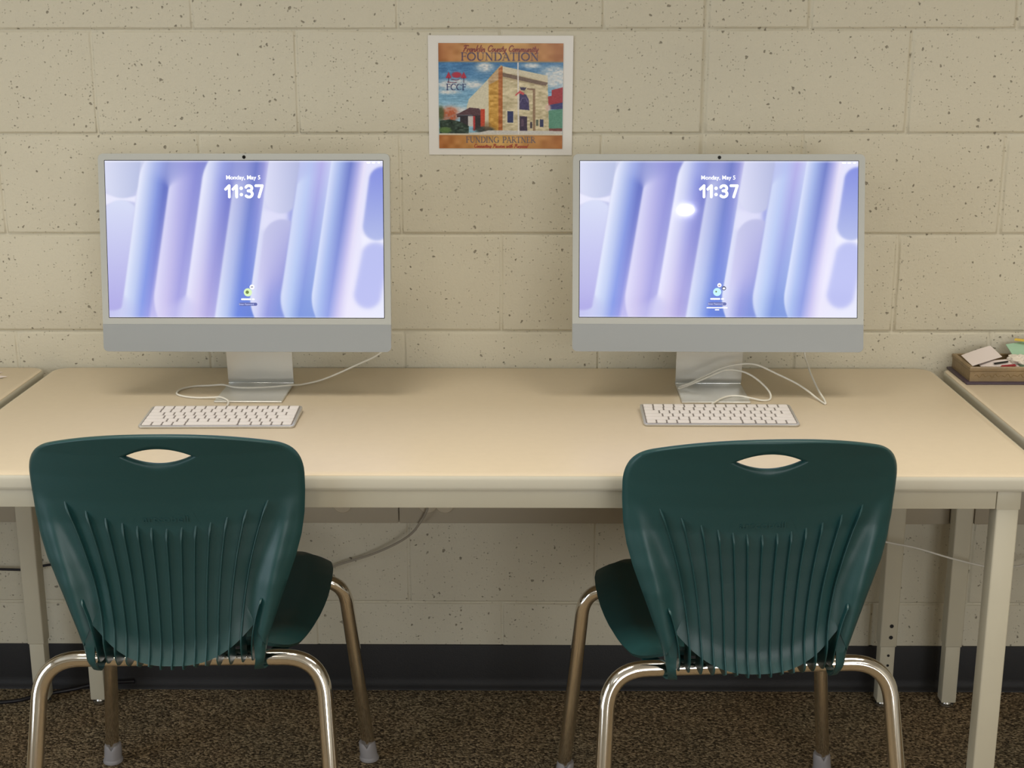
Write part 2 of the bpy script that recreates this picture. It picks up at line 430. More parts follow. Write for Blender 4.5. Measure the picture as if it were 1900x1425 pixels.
# ------------------------------------------------------------------ desktop computers
NU, NV = 561, 316
def smoothstep(a, b_, x):
    t = np.clip((x-a)/(b_-a), 0, 1); return t*t*(3-2*t)
def wallpaper():
    # a picture of leaning rounded ribbons; X right 0..1690, Y down 0..950
    X, Y = np.meshgrid(np.linspace(0, 1690, NU), np.linspace(950, 0, NV))
    s = X+.163*(Y-475)
    def C(*c): return np.array(c, float)[None, None, :]
    def ramp(t, y, top, bot):
        """top/bot: list of (t, rgb)"""
        def one(st):
            out = np.zeros(t.shape+(3,))
            for ch in range(3): out[..., ch] = np.interp(t, [q[0] for q in st], [q[1][ch] for q in st])
            return out
        k = np.clip(y/950, 0, 1)[..., None]
        return one(top)*(1-k)+one(bot)*k
    edges = [145, 335, 532, 727, 925, 1112, 1303, 1535]
    hi = (238, 240, 255)
    tubes = [
        # far left light capsules
        ([(0, (214, 218, 240)), (1, (196, 202, 232))], [(0, (200, 196, 240)), (1, (176, 176, 232))]),
        ([(0, hi), (.3, (188, 200, 238)), (.62, (134, 152, 220)), (.85, (92, 108, 190)), (1, (84, 98, 184))],
         [(0, (222, 230, 250)), (.35, (190, 204, 242)), (.65, (136, 156, 232)), (.88, (150, 156, 230)), (1, (190, 186, 238))]),
        ([(0, (214, 214, 246)), (.4, (172, 172, 228)), (.8, (134, 138, 212)), (1, (128, 134, 208))],
         [(0, (226, 222, 250)), (.4, (204, 196, 238)), (.75, (170, 166, 228)), (1, (186, 184, 236))]),
        ([(0, hi), (.3, (196, 204, 240)), (.6, (138, 150, 222)), (.88, (100, 112, 198)), (1, (98, 108, 194))],
         [(0, (230, 228, 252)), (.4, (214, 204, 240)), (.75, (178, 170, 226)), (1, (176, 174, 230))]),
        ([(0, (190, 194, 232)), (.3, (160, 166, 220)), (.62, (110, 122, 196)), (.85, (150, 150, 214)), (1, (200, 196, 236))],
         [(0, (224, 230, 252)), (.35, (180, 196, 240)), (.7, (106, 134, 224)), (1, (100, 128, 216))]),
        ([(0, (214, 216, 242)), (.5, (190, 186, 232)), (1, (166, 170, 228))],
         [(0, (226, 230, 252)), (.3, (204, 208, 244)), (.65, (146, 154, 224)), (1, (128, 146, 220))]),
        ([(0, (206, 216, 246)), (.35, (186, 200, 242)), (.7, (182, 176, 232)), (1, (200, 206, 244))],
         [(0, (220, 226, 250)), (.35, (180, 200, 242)), (.7, (124, 150, 222)), (1, (126, 152, 222))]),
        ([(0, (216, 224, 250)), (.25, (160, 178, 230)), (.52, (98, 114, 194)), (.72, (160, 160, 222)), (.88, (228, 220, 244)), (1, (222, 222, 248))],
         [(0, (220, 228, 252)), (.25, (170, 190, 240)), (.5, (140, 156, 228)), (.75, (196, 190, 238)), (1, (236, 230, 252))]),
        ([(0, (232, 232, 252)), (1, (214, 218, 246))], [(0, (236, 234, 252)), (1, (232, 234, 252))]),
    ]
    E = [-20]+edges+[1760]
    def tube(i):
        t = (s-E[i])/(E[i+1]-E[i]); return ramp(np.clip(t, 0, 1), Y, *tubes[i])
    img = tube(0)
    for i in range(1, len(tubes)):
        e = E[i]
        soft = np.full(Y.shape, 2.0)
        if i in (2, 4): soft = 3+70*smoothstep(170, 20, Y)             # joined over the top
        if i in (1, 3): soft = 3+60*smoothstep(800, 930, Y)            # joined at the foot
        if i in (6,): soft = 3+60*smoothstep(150, 20, Y)
        if i == 8: soft = 45
        bend = 0
        if i in (2, 5, 6, 7): bend = -.0018*np.clip(Y-790, 0, None)**2*(-1) * (1 if i != 2 else .9)
        if i in (1, 3): bend = .002*np.clip(110-Y, 0, None)**2
        mk = 1/(1+np.exp(-np.clip((s-e-bend)/soft, -30, 30)))
        img = img*(1-mk[..., None])+tube(i)*mk[..., None]
    def over(mask, rgb): 
        nonlocal img
        img = img*(1-mask[..., None])+rgb*mask[..., None]
    def sd_capsule(x0, y0, x1, y1, r):
        px, py = X-x0, Y-y0; bx, by = x1-x0, y1-y0
        h = np.clip((px*bx+py*by)/(bx*bx+by*by), 0, 1)
        return np.hypot(px-bx*h, py-by*h)-r
    def aa(d, soft=3): return 1/(1+np.exp(np.clip(d/soft, -30, 30)))
    # left upper capsule with white gap under it
    inl = 1/(1+np.exp(np.clip((s-E[1])/3, -30, 30)))
    gap = aa(np.abs(Y-232-.0*(X))-(10+.0045*(X-110)**2/2.2))*inl
    over(np.clip(gap, 0, 1), C(232, 232, 252))
    d = sd_capsule(118, -60, 100, 112, 112); g = np.clip((X-10)/200, 0, 1)[..., None]
    over(aa(d)*inl, C(214, 218, 242)*(1-g)+C(184, 192, 226)*g)
    d = sd_capsule(92, 345, 20, 800, 108); g = np.clip((Y-240)/640, 0, 1)[..., None]
    over(aa(d)*inl, C(214, 220, 246)*(1-g)+C(176, 172, 230)*g)
    # middle capsule (upper) and arch (lower)
    inm = 1/(1+np.exp(np.clip((s-E[6])/3, -30, 30)))
    reg = aa(Y-560+0*X, 30)*inm*aa(-(s-905), 18)
    white = aa(np.abs(Y-332+.04*(X-1060))-(6+.0052*(X-1085)**2), 3)*reg*aa(-(X-965), 8)*aa(-(s-925), 3)
    d = sd_capsule(1098, 60, 1070, 215, 102)
    lower_d = sd_capsule(1075, 470, 985, 1100, 118)
    up_mask = aa(Y-395, 2)*aa(-(s-900), 12)*inm
    over(aa(np.abs(X-1020)-90, 8)*aa(np.abs(Y-355)-60, 8)*inm*aa(-(s-930), 4)*.85, C(226, 226, 250))
    g = np.clip((X-985)/200, 0, 1)[..., None]
    over(aa(d)*inm, C(216, 218, 244)*(1-g)+C(178, 184, 222)*g)
    top = aa(lower_d)*inm*aa(Y-760, 40)
    g = np.clip((X-930+.16*(Y-475))/190, 0, 1)[..., None]
    gy = np.clip((Y-330)/430, 0, 1)[..., None]
    over(top, (C(196, 198, 232)*(1-g)+C(184, 186, 228)*g)*(1-gy)+(C(216, 212, 244)*(1-g)+C(150, 150, 218)*g)*gy)
    # right capsules
    over(aa(np.abs(Y-484)-(5+.004*(X-1655)**2), 3)*aa(-(X-1558), 5), C(238, 238, 254))
    d = sd_capsule(1690, 120, 1650, 395, 84); g = np.clip((Y)/480, 0, 1)[..., None]
    over(aa(d, 4), C(126, 138, 222)*(1-g)+C(176, 186, 232)*g)
    d = sd_capsule(1640, 575, 1590, 810, 82); g = np.clip((Y-490)/400, 0, 1)[..., None]
    over(aa(d, 7), C(184, 190, 240)*(1-g)+C(188, 192, 242)*g)
    over((smoothstep(16, 0, Y)*.5+smoothstep(938, 950, Y)*.3), C(245, 246, 255))
    return np.clip(img, 0, 255)
def srgb_lin(a):
    a = np.asarray(a)/255; return np.where(a <= .04045, a/12.92, ((a+.055)/1.055)**2.4)
def picture_mesh(name, img, Wd, Ht):
    """img[row 0 = bottom]; plane in x-z facing -y, centred"""
    nv, nu = img.shape[:2]
    xs = np.linspace(-Wd/2, Wd/2, nu); zs = np.linspace(-Ht/2, Ht/2, nv)
    Xg, Zg = np.meshgrid(xs, zs)
    V = np.stack([Xg, np.zeros_like(Xg), Zg], -1).reshape(-1, 3)
    me = grid_mesh(name, V, nu, nv)
    a = me.color_attributes.new('picture', 'FLOAT_COLOR', 'POINT')
    c = np.ones((nu*nv, 4)); c[:, :3] = srgb_lin(img.reshape(-1, 3))
    a.data.foreach_set('color', c.ravel())
    return me
WP = wallpaper()
SCREEN_ME = picture_mesh('screen', WP, .520, .2926)
SCREEN_ME.materials.append(M['screenvc'])
def flat_round(name, x, z, r, m, parent, y=-.0006, sx=1, seg=32, hw=0):
    """thin disc (or pill when hw>0) lying in the x-z plane"""
    bm = bmesh.new(); pts = []
    for k in range(seg):
        a = 2*PI*k/seg; ox = hw if math.cos(a) > 0 else -hw
        pts.append((x+ox+r*sx*math.cos(a), z+r*math.sin(a)))
    lo = [bm.verts.new((p[0], y, p[1])) for p in pts]; hi_ = [bm.verts.new((p[0], y+.0004, p[1])) for p in pts]
    bm.faces.new(lo); bm.faces.new(hi_[::-1])
    for k in range(seg): bm.faces.new((lo[k], lo[(k+1) % seg], hi_[(k+1) % seg], hi_[k]))
    return link(name, bm, m, parent, smooth=False)
def stroke_text(name, m, parent, loc):
    # round-capped 11:37, 75 mm wide and 26 mm tall
    R_ = .0024; h = .0126
    def one(x): return [[(x-.0068, h-.0085), (x, h-R_+.0004), (x, -h+R_)]]
    st = one(-.0275)+one(-.0138)
    st += [[(-.0050, .0058), (-.0050, .00581)], [(-.0050, -.0058), (-.0050, -.00581)]]
    c = [(.0092+.0058*math.cos(math.radians(a)), .0060+.0048*math.sin(math.radians(a))) for a in range(160, -91, -18)]
    c2 = [(.0092+.0064*math.cos(math.radians(a)), -.0048+.0056*math.sin(math.radians(a))) for a in range(90, -161, -18)]
    st += [c+[(.0078, .0011)], c2]
    st += [[(.0226, h-R_+.0004), (.0346, h-R_+.0004), (.0280, -h+R_)]]
    bm = bmesh.new()
    lay = 0
    for s_ in st:
        for (x0, z0), (x1, z1) in zip(s_[:-1], s_[1:]):
            a0 = math.atan2(z1-z0, x1-x0); pts = []
            r_ = R_ if len(s_) > 2 or abs(z0-z1) > .001 else .0030
            for k in range(13): pts.append((x1+r_*math.cos(a0-PI/2+PI*k/12), z1+r_*math.sin(a0-PI/2+PI*k/12)))
            for k in range(13): pts.append((x0+r_*math.cos(a0+PI/2+PI*k/12), z0+r_*math.sin(a0+PI/2+PI*k/12)))
            y_ = -lay*.000004; lay += 1
            bm.faces.new([bm.verts.new((p[0], y_, p[1])) for p in pts])
    return link(name, bm, m, parent, smooth=False, loc=loc)
def em(name, c, s=1): return mat(name, (0, 0, 0), .4, emit=c, estr=s)
M['pill'] = em('password_field', (96, 104, 168)); M['pilltext'] = em('pale_screen_text', (176, 186, 236))
M['avgreen'] = em('avatar_green', (222, 248, 190)); M['avcyan'] = em('avatar_cyan', (196, 244, 255))
M['avleaf'] = em('avatar_mark', (110, 130, 70)); M['avdark'] = em('badge_dark', (72, 76, 110)); M['avred'] = em('badge_red', (140, 60, 90))
def make_computer(cx, cz, yc, yaw, tilt, label, kind):
    t = thing('desktop_computer', label, 'computer', (cx, yc, TZ), yaw, 'thin silver all-in-one computers')
    # display assembly frame: origin at the screen centre, tilted back
    zc = cz-TZ
    Rm = Matrix.Translation((0, 0, zc)) @ Matrix.Rotation(-tilt, 4, 'X')
    def put(o): o.matrix_local = Rm; return o
    W = .547; top = .1463+.0135; bot = -.1463-.0135-.052
    # shell (x-z rounded slab with depth in y)
    def slab_xz(x0, x1, z0, z1, r, prof):
        bm = loft_rrect(x0, x1, z0, z1, r, prof, n=8)
        for v in bm.verts: v.co = Vector((v.co.x, v.co.z, v.co.y))
        return bm
    put(link('housing', slab_xz(-W/2, W/2, bot, top, .010, [(.001, .0115), (0, .0105), (0, .0012), (.0006, .0003), (.0016, .0000)]), M['alu'], t))
    def front_panel(z0, z1, m, name, rr, y=-.0006):
        # front face strip with rounded outer corners
        bm = bmesh.new(); pts = rrect(-W/2+.0006, W/2-.0006, z0, z1, .0004, 1)
        pts = []
        r = .0095; x0, x1 = -W/2+.0006, W/2-.0006
        def arc(cx_, cz_, a0): return [(cx_+r*math.cos(a0+PI/2*k/8), cz_+r*math.sin(a0+PI/2*k/8)) for k in range(9)]
        if rr == 'top': pts = [(x1, z0)]+arc(x1-r, z1-r, 0)+arc(x0+r, z1-r, PI/2)+[(x0, z0)]
        else: pts = arc(x0+r, z0+r, PI)+arc(x1-r, z0+r, 1.5*PI)+[(x1, z1), (x0, z1)]
        f = [bm.verts.new((p[0], y, p[1])) for p in pts]; g = [bm.verts.new((p[0], .0004, p[1])) for p in pts]
        bm.faces.new(f); bm.faces.new(g[::-1])
        for k in range(len(f)): bm.faces.new((f[k], f[(k+1) % len(f)], g[(k+1) % len(f)], g[k]))
        return put(link(name, bm, m, t, smooth=False))
    zchin = -.1463-.0128
    front_panel(zchin, top-.0006, M['bezel'], 'bezel', 'top')
    front_panel(bot+.0006, zchin-.0002, M['chin'], 'chin', 'bot')
    # thin dark rim of the lit panel
    put(link('panel_rim', slab_xz(-.2612, .2612, -.1475, .1475, .001, [(0, -.0008), (0, .0002)]), M['dark'], t))
    sc = bpy.data.objects.new('screen', SCREEN_ME); COL.objects.link(sc); sc.parent = t
    sc.matrix_local = Rm @ Matrix.Translation((0, -.0012, 0))
    put(flat_round('webcam', .001, .1463+.0068, .0032, M['camera'], t, y=-.0012))
    # lock-screen writing
    text_obj('date_text', 'Monday, May 5', .0106, M['screenwhite'], sc, (-.001, -.0004, .1150), offset=.00003)
    stroke_text('clock_text', M['screenwhite'], sc, (0, -.0007, .0895))
    x0 = .0035 if kind == 'L' else -.0015
    flat_round('user_name_text', x0-.0035, -.1118, .0014, M['screenwhite'], sc, hw=.0078)
    flat_round('user_name_text', x0+.0100, -.1118, .0013, M['screenwhite'], sc, hw=.0010)
    p = flat_round('password_field', x0, -.1212, .0030, M['pill'], sc, hw=.0145)
    text_obj('password_text', 'Enter Password', .0044, M['pilltext'], sc, (x0-.003, -.0010, -.1214), offset=.0001)
    if kind == 'L':
        flat_round('user_picture', x0, -.0988, .0076, M['avgreen'], sc)
        flat_round('user_picture_mark', x0-.001, -.0985, .0032, M['avleaf'], sc, y=-.001)
        flat_round('status_badge', x0+.0080, -.0888, .0042, M['screenwhite'], sc, y=-.0009)
        flat_round('badge_mark', x0+.0080, -.0886, .0010, M['avdark'], sc, y=-.0013, hw=.0015)
    else:
        flat_round('user_picture', x0, -.0988, .0076, M['avcyan'], sc)
        flat_round('user_picture_mark', x0-.002, -.0982, .0016, M['avleaf'], sc, y=-.001)
        flat_round('status_badge', x0+.0040, -.0860, .0036, M['screenwhite'], sc, y=-.0009)
        flat_round('badge_mark', x0+.0040, -.0868, .0009, M['avred'], sc, y=-.0013, hw=.0012)
        flat_round('status_badge', x0+.0125, -.0918, .0040, M['avdark'], sc, y=-.0009)
        flat_round('badge_mark', x0+.0125, -.0922, .0016, M['screenwhite'], sc, y=-.0013, hw=.0006)
        flat_round('message_text', x0, -.1284, .0009, M['screenwhite'], sc, hw=.0185)
        flat_round('message_text', x0, -.1322, .0009, M['screenwhite'], sc, hw=.0030)
    for k, (dx, hw) in enumerate(((.0, .0022), (.0095, .0016), (.0195, .0010))):
        flat_round('menu_icon', .2335+dx, .1428, .0012, M['screenwhite'], sc, hw=hw)
    # stand: one bent sheet
    yb = .0  # local frame: screen face at y=0 -> foot front at about -.05
    yf = -.2925-yc; yn = -.158-yc
    foot = box_bm(-.065, .065, yf, yn+.012, 0, .0042, .0016, 3)
    link('stand_foot', foot, M['alu'], t)
    hz = zc-.03
    ring = []
    prof = [(yn+.004, .0046), (yn-.002, .012), (yn-.004, .03), (yn-.012, .10), (yn-.026, .17), (.016-.0, hz)]
    bm = bmesh.new()
    sp = smooth_path([(0, p[0], p[1]) for p in prof], 6)
    rows = []
    for q in sp:
        rows.append([bm.verts.new((sx*.065, q.y+dy, q.z)) for sx, dy in ((-1, 0), (1, 0), (1, .0042), (-1, .0042))])
    for i in range(len(rows)-1):
        for k in range(4): bm.faces.new((rows[i][k], rows[i][(k+1) % 4], rows[i+1][(k+1) % 4], rows[i+1][k]))
    bm.faces.new(rows[0][::-1]); bm.faces.new(rows[-1])
    link('stand_neck', bm, M['alu'], t)
    link('stand_crease', box_bm(-.0649, .0649, yn-.0012, yn+.004, .0040, .0062, .0008, 2), M['alubright'], t)
    link('hinge', lathe_bm([(.012, -.05), (.012, .05)], 24, origin=(0, .026, hz+.005), axis=(1, 0, 0)), M['alu'], t)
    return t
make_computer(-.6792, 1.0417, -.2432, -.0061, .1437, 'silver all-in-one computer on the left of the long table, lock screen lit', 'L')
make_computer(.2089, 1.0409, -.2328, -.0105, .2284, 'silver all-in-one computer on the right, a lamp glinting on its screen', 'R')

# ------------------------------------------------------------------ keyboards
KEY_ROWS = [
    ([1.0]*14, 1.0), ([1.0]*13+[1.5], 1.0), ([1.5]+[1.0]*12+[1.0], 1.0),
    ([1.75]+[1.0]*11+[1.75], 1.0), ([2.25]+[1.0]*10+[2.25], 1.0), ([1, 1, 1, 1.25, 5.1, 1.25, 1, 1, 1, 1], 1.0)]
_keymesh = {}
def key_mesh(w_, d_):
    k = (round(w_, 4), round(d_, 4))
    if k not in _keymesh:
        bm = loft_rrect(-w_/2, w_/2, -d_/2, d_/2, .0018, [(0, 0), (0, .0010), (.0003, .0014), (.0009, .0015)], n=3)
        me = bpy.data.meshes.new('key'); bmesh.ops.recalc_face_normals(bm, faces=bm.faces[:]); bm.to_mesh(me); bm.free()
        me.polygons.foreach_set('use_smooth', [True]*len(me.polygons)); me.set_sharp_from_angle(angle=math.radians(38)); me.materials.append(M['key'])
        _keymesh[k] = me
    return _keymesh[k]
def make_keyboard(cx, cy, rz, label):
    t = thing('keyboard', label, 'keyboard', (cx, cy, TZ), rz, 'slim white keyboards')
    W, Dp = .279, .115
    slope = math.radians(3.2)
    bm = loft_rrect(-W/2, W/2, -Dp/2, Dp/2, .009, [(.002, 0), (.0006, .0012), (0, .0025), (.0003, .0041), (.0012, .0046)], n=8)
    for v in bm.verts:
        if v.co.z > .003: v.co.z += (v.co.y+Dp/2)*math.tan(slope)
        elif v.co.z > .002: v.co.z += (v.co.y+Dp/2)*math.tan(slope)*.3
    link('base', bm, M['keybase'], t)
    bm = loft_rrect(-W/2+.0042, W/2-.0042, -Dp/2+.0042, Dp/2-.0042, .006, [(0, .0044), (0, .00475)], n=6)
    for v in bm.verts: v.co.z += (v.co.y+Dp/2)*math.tan(slope)
    link('key_deck', bm, M['keywell'], t)
    W2 = W-.010; rowd = (Dp-.010)/6
    y = Dp/2-.005
    for r, (ws, _) in enumerate(KEY_ROWS):
        d_ = rowd; tot = sum(ws); x = -W2/2; u = W2/tot
        for i, k in enumerate(ws):
            kw, kd = k*u-.0028, d_-.0018
            cxk, cyk = x+k*u/2, y-d_/2
            z = .0046+(cyk+Dp/2)*math.tan(slope)
            o = bpy.data.objects.new('key', key_mesh(kw, kd)); COL.objects.link(o); o.parent = t
            o.location = (cxk, cyk, z); o.rotation_euler = (slope, 0, 0)
            x += k*u
        y -= d_
    return t
make_keyboard(-.7040, -.4075, math.radians(.8), 'white keyboard in front of the left computer')
make_keyboard(.1985, -.3905, math.radians(-.4), 'white keyboard in front of the right computer')

def cable(name, pts, r, m, label, cat='cable', n=8, cap=True):
    P = smooth_path(pts, n)
    o = link(name, tube_bm(P, r, 10, cap=cap), m)
    return tag(o, label, cat)
zt_ = TZ+.0022
cable('keyboard_cable', [(-.7107, -.346, .7445), (-.7107, -.330, .7420), (-.7150, -.300, .7432), (-.7342, -.2746, .7436), (-.7514, -.2668, .7410), (-.7833, -.2620, zt_), (-.8121, -.2512, zt_), (-.8295, -.2311, zt_), (-.8295, -.1983, zt_), (-.8095, -.176, zt_), (-.7788, -.1720, .7400), (-.7511, -.1760, .7425), (-.7266, -.2000, .7445),
      (-.7047, -.2080, .7450), (-.6739, -.2060, .7450), (-.6437, -.1990, .7450), (-.6141, -.1884, .7452), (-.5993, -.165, .7402), (-.5682, -.140, .7413), (-.5383, -.120, .7485), (-.4967, -.100, .7638), (-.4513, -.080, .7827), (-.430, -.070, .81), (-.43, -.12, .90)], .0019, M['cable'],
      'white cable looping left of the left keyboard over the stand foot')
cable('keyboard_cable', [(.1930, -.331, .7445), (.1968, -.3150, .7425), (.2110, -.2930, .7440), (.2190, -.2790, .7436), (.2364, -.2610, .7436), (.257, -.2600, .7436), (.2789, -.2689, .7415), (.2981, -.2767, zt_), (.3128, -.2688, zt_), (.3175, -.250, .744), (.3117, -.235, .753),
      (.295, -.225, .7675), (.2753, -.215, .7779), (.2566, -.2, .7795), (.2356, -.2, .7795), (.2098, -.2, .7686), (.1788, -.2, .7545), (.1555, -.205, .7465), (.1470, -.207, .7445), (.1497, -.2, .7464), (.1684, -.2, .7532), (.2007, -.19, .766), (.2317, -.19, .7813), (.2577, -.19, .7879), (.2839, -.19, .7901),
      (.3043, -.195, .787), (.3346, -.205, .7744), (.3691, -.22, .7599), (.390, -.240, .7490), (.4030, -.265, .7410), (.412, -.2985, zt_), (.4150, -.2760, .7410), (.4125, -.235, .7480), (.408, -.18, .766), (.4099, -.13, .7756), (.4097, -.1, .7884), (.41, -.09, .83), (.40, -.12, .92)], .0019, M['cable'],
      'white cable arching in front of the right computer stand')

# ------------------------------------------------------------------ wall raceway, outlets, cords
bm = bmesh.new()
def build_raceway():
    t = thing('cable_raceway', 'beige cable raceway running along the wall below the table', 'raceway', (-.2, 0, .40))
    segs = [(-1.70, -.4222), (-.4222, .7486), (.7486, .7873), (.7873, .7999), (.7999, 2.0)]
    for a, b_ in segs:
        link('cover', box_bm(a+.2+.0006, b_+.2-.0006, -.040, .004, .002, .112, .003, 2), M['raceway'], t)
    return t
build_raceway()
for x, lab, in ((-.5412, 'round grey outlet on the raceway nearest the left chair'), (-.360, 'grey outlet on the raceway that the grey cord plugs into'), (-.3237, 'rightmost round grey outlet on the raceway')):
    t = thing('wall_outlet', lab, 'outlet', (x, -.040, .447), 0, 'outlets on the raceway')
    link('face', lathe_bm([(.0205, 0), (.0205, .003), (.0190, .0042), (.012, .0042)], 28, axis=(0, -1, 0)), M['outlet'], t)
    link('slot', box_bm(-.006, -.004, -.0048, -.004, -.004, .004), M['black'], t, smooth=False)
    link('slot', box_bm(.004, .006, -.0048, -.004, -.004, .004), M['black'], t, smooth=False)
cable('power_cord', [(-.3600, -.046, .4460), (-.3605, -.056, .4400), (-.3640, -.055, .4300), (-.3720, -.050, .4150), (-.3949, -.044, .3817), (-.4312, -.03, .3519), (-.4842, -.022, .3245), (-.5255, -.018, .3094), (-.5645, -.016, .2956), (-.6382, -.016, .2653), (-.72, -.016, .245)], .0025, M['greycord'],
      'grey power cord hanging from the raceway outlet behind the left chair', 'cord')
cable('network_cord', [(.45, -.14, .432), (.5395, -.14, .4136), (.5901, -.14, .4008), (.6518, -.14, .388), (.7254, -.14, .3657), (.8059, -.12, .34), (.8581, -.1, .3308), (.9068, -.06, .3196), (.9549, -.05, .3317), (1.02, -.045, .36)], .0019, M['cable'],
      'thin pale cord crossing in front of the table legs under the right end', 'cord')
cable('network_cord', [(-1.45, -.02, .29), (-1.3142, -.02, .2875), (-1.2674, -.02, .2864), (-1.2381, -.02, .2865), (-1.1987, -.02, .2954), (-1.175, -.02, .2992), (-1.137, -.02, .3055), (-1.05, -.02, .32)], .0028, M['blackcord'],
      'black cord against the wall behind the left table leg', 'cord')
cable('floor_cord', [(-1.45, -.095, .0045), (-1.3185, -.0906, .0045), (-1.2634, -.0803, .0045), (-1.2341, -.0625, .0045), (-1.1943, -.0420, .0045), (-1.1531, -.0260, .0055), (-1.130, -.0200, .009), (-1.09, -.0175, .016), (-1.02, -.0170, .020)], .0042, M['blackcord'],
      'black cord lying on the carpet along the baseboard at the left', 'cord')

# ------------------------------------------------------------------ framed sheet on the wall
def stroke_mask(X, Y, pts, w_):
    d = np.full(X.shape, 1e9)
    for (x0, y0), (x1, y1) in zip(pts[:-1], pts[1:]):
        bx, by = x1-x0, y1-y0; L2 = bx*bx+by*by+1e-9
        h = np.clip(((X-x0)*bx+(Y-y0)*by)/L2, 0, 1)
        d = np.minimum(d, np.hypot(X-x0-bx*h, Y-y0-by*h))
    return np.clip(w_/2-d+.5, 0, 1)
def arcp(cx, cy, rx, ry, a0, a1, n=14):
    return [(cx+rx*math.cos(math.radians(a0+(a1-a0)*k/n)), cy-ry*math.sin(math.radians(a0+(a1-a0)*k/n))) for k in range(n+1)]
# serif capitals on a unit box (x right, y down, height 1); (points, thick?)
GLY = {
 'F': (.62, [([(.16, 0), (.16, 1)], 1), ([(.02, 0), (.56, 0), (.56, .16)], 0), ([(.16, .47), (.46, .47)], 0), ([(.46, .38), (.46, .56)], 0), ([(.04, 1), (.30, 1)], 0)]),
 'O': (.92, [(arcp(.45, .5, .38, .5, 100, 260), 1), (arcp(.45, .5, .38, .5, 80, -80), 1), (arcp(.45, .5, .38, .5, 0, 360, 30), 0)]),
 'U': (.86, [([(.18, 0), (.18, .62)]+arcp(.44, .64, .26, .36, 180, 270, 8), 1), (arcp(.44, .64, .26, .36, 270, 360, 8)+[(.70, 0)], 0), ([(.04, 0), (.32, 0)], 0), ([(.58, 0), (.82, 0)], 0)]),
 'N': (.90, [([(.18, .02), (.18, 1)], 0), ([(.18, .02), (.72, 1)], 1), ([(.72, 0), (.72, 1)], 0), ([(.04, 0), (.20, 0)], 0), ([(.06, 1), (.30, 1)], 0), ([(.60, 0), (.84, 0)], 0)]),
 'D': (.84, [([(.18, 0), (.18, 1)], 1), ([(.04, 0), (.40, 0)]+arcp(.38, .5, .38, .5, 90, 60, 4), 0), ([(.04, 1), (.40, 1)]+arcp(.38, .5, .38, .5, 270, 300, 4), 0), (arcp(.38, .5, .38, .5, 70, -70), 1)]),
 'A': (.80, [([(.38, 0), (.10, 1)], 0), ([(.38, 0), (.70, 1)], 1), ([(.20, .66), (.58, .66)], 0), ([(.0, 1), (.22, 1)], 0), ([(.56, 1), (.82, 1)], 0)]),
 'T': (.72, [([(.36, 0), (.36, 1)], 1), ([(.04, .16), (.04, 0), (.68, 0), (.68, .16)], 0), ([(.22, 1), (.50, 1)], 0)]),
 'I': (.38, [([(.18, 0), (.18, 1)], 1), ([(.04, 0), (.32, 0)], 0), ([(.04, 1), (.32, 1)], 0)]),
 'G': (.90, [(arcp(.45, .5, .38, .5, 50, 180)+arcp(.45, .5, .38, .5, 180, 300)[1:], 0), (arcp(.45, .5, .38, .5, 110, 250), 1), ([(.74, .12), (.74, .28)], 0), ([(.76, .60), (.76, .90), (.64, .94)], 1), ([(.60, .60), (.84, .60)], 0)]),
 'P': (.68, [([(.18, 0), (.18, 1)], 1), ([(.04, 0), (.36, 0)]+arcp(.36, .27, .24, .27, 90, -90, 12)+[(.18, .54)], 0), (arcp(.36, .27, .24, .27, 60, -60, 8), 1), ([(.04, 1), (.32, 1)], 0)]),
 'R': (.78, [([(.18, 0), (.18, 1)], 1), ([(.04, 0), (.34, 0)]+arcp(.34, .26, .24, .26, 90, -90, 12)+[(.18, .52)], 0), ([(.36, .52), (.74, 1)], 1), ([(.04, 1), (.32, 1)], 0)]),
 'E': (.68, [([(.18, 0), (.18, 1)], 1), ([(.04, 0), (.56, 0), (.56, .16)], 0), ([(.18, .48), (.46, .48)], 0), ([(.04, 1), (.60, 1), (.62, .82)], 0)]),
 'C': (.84, [(arcp(.45, .5, .38, .5, 45, 315, 24), 0), (arcp(.45, .5, .38, .5, 110, 250), 1), ([(.74, .1), (.74, .28)], 0)]),
 ' ': (.5, []),
}
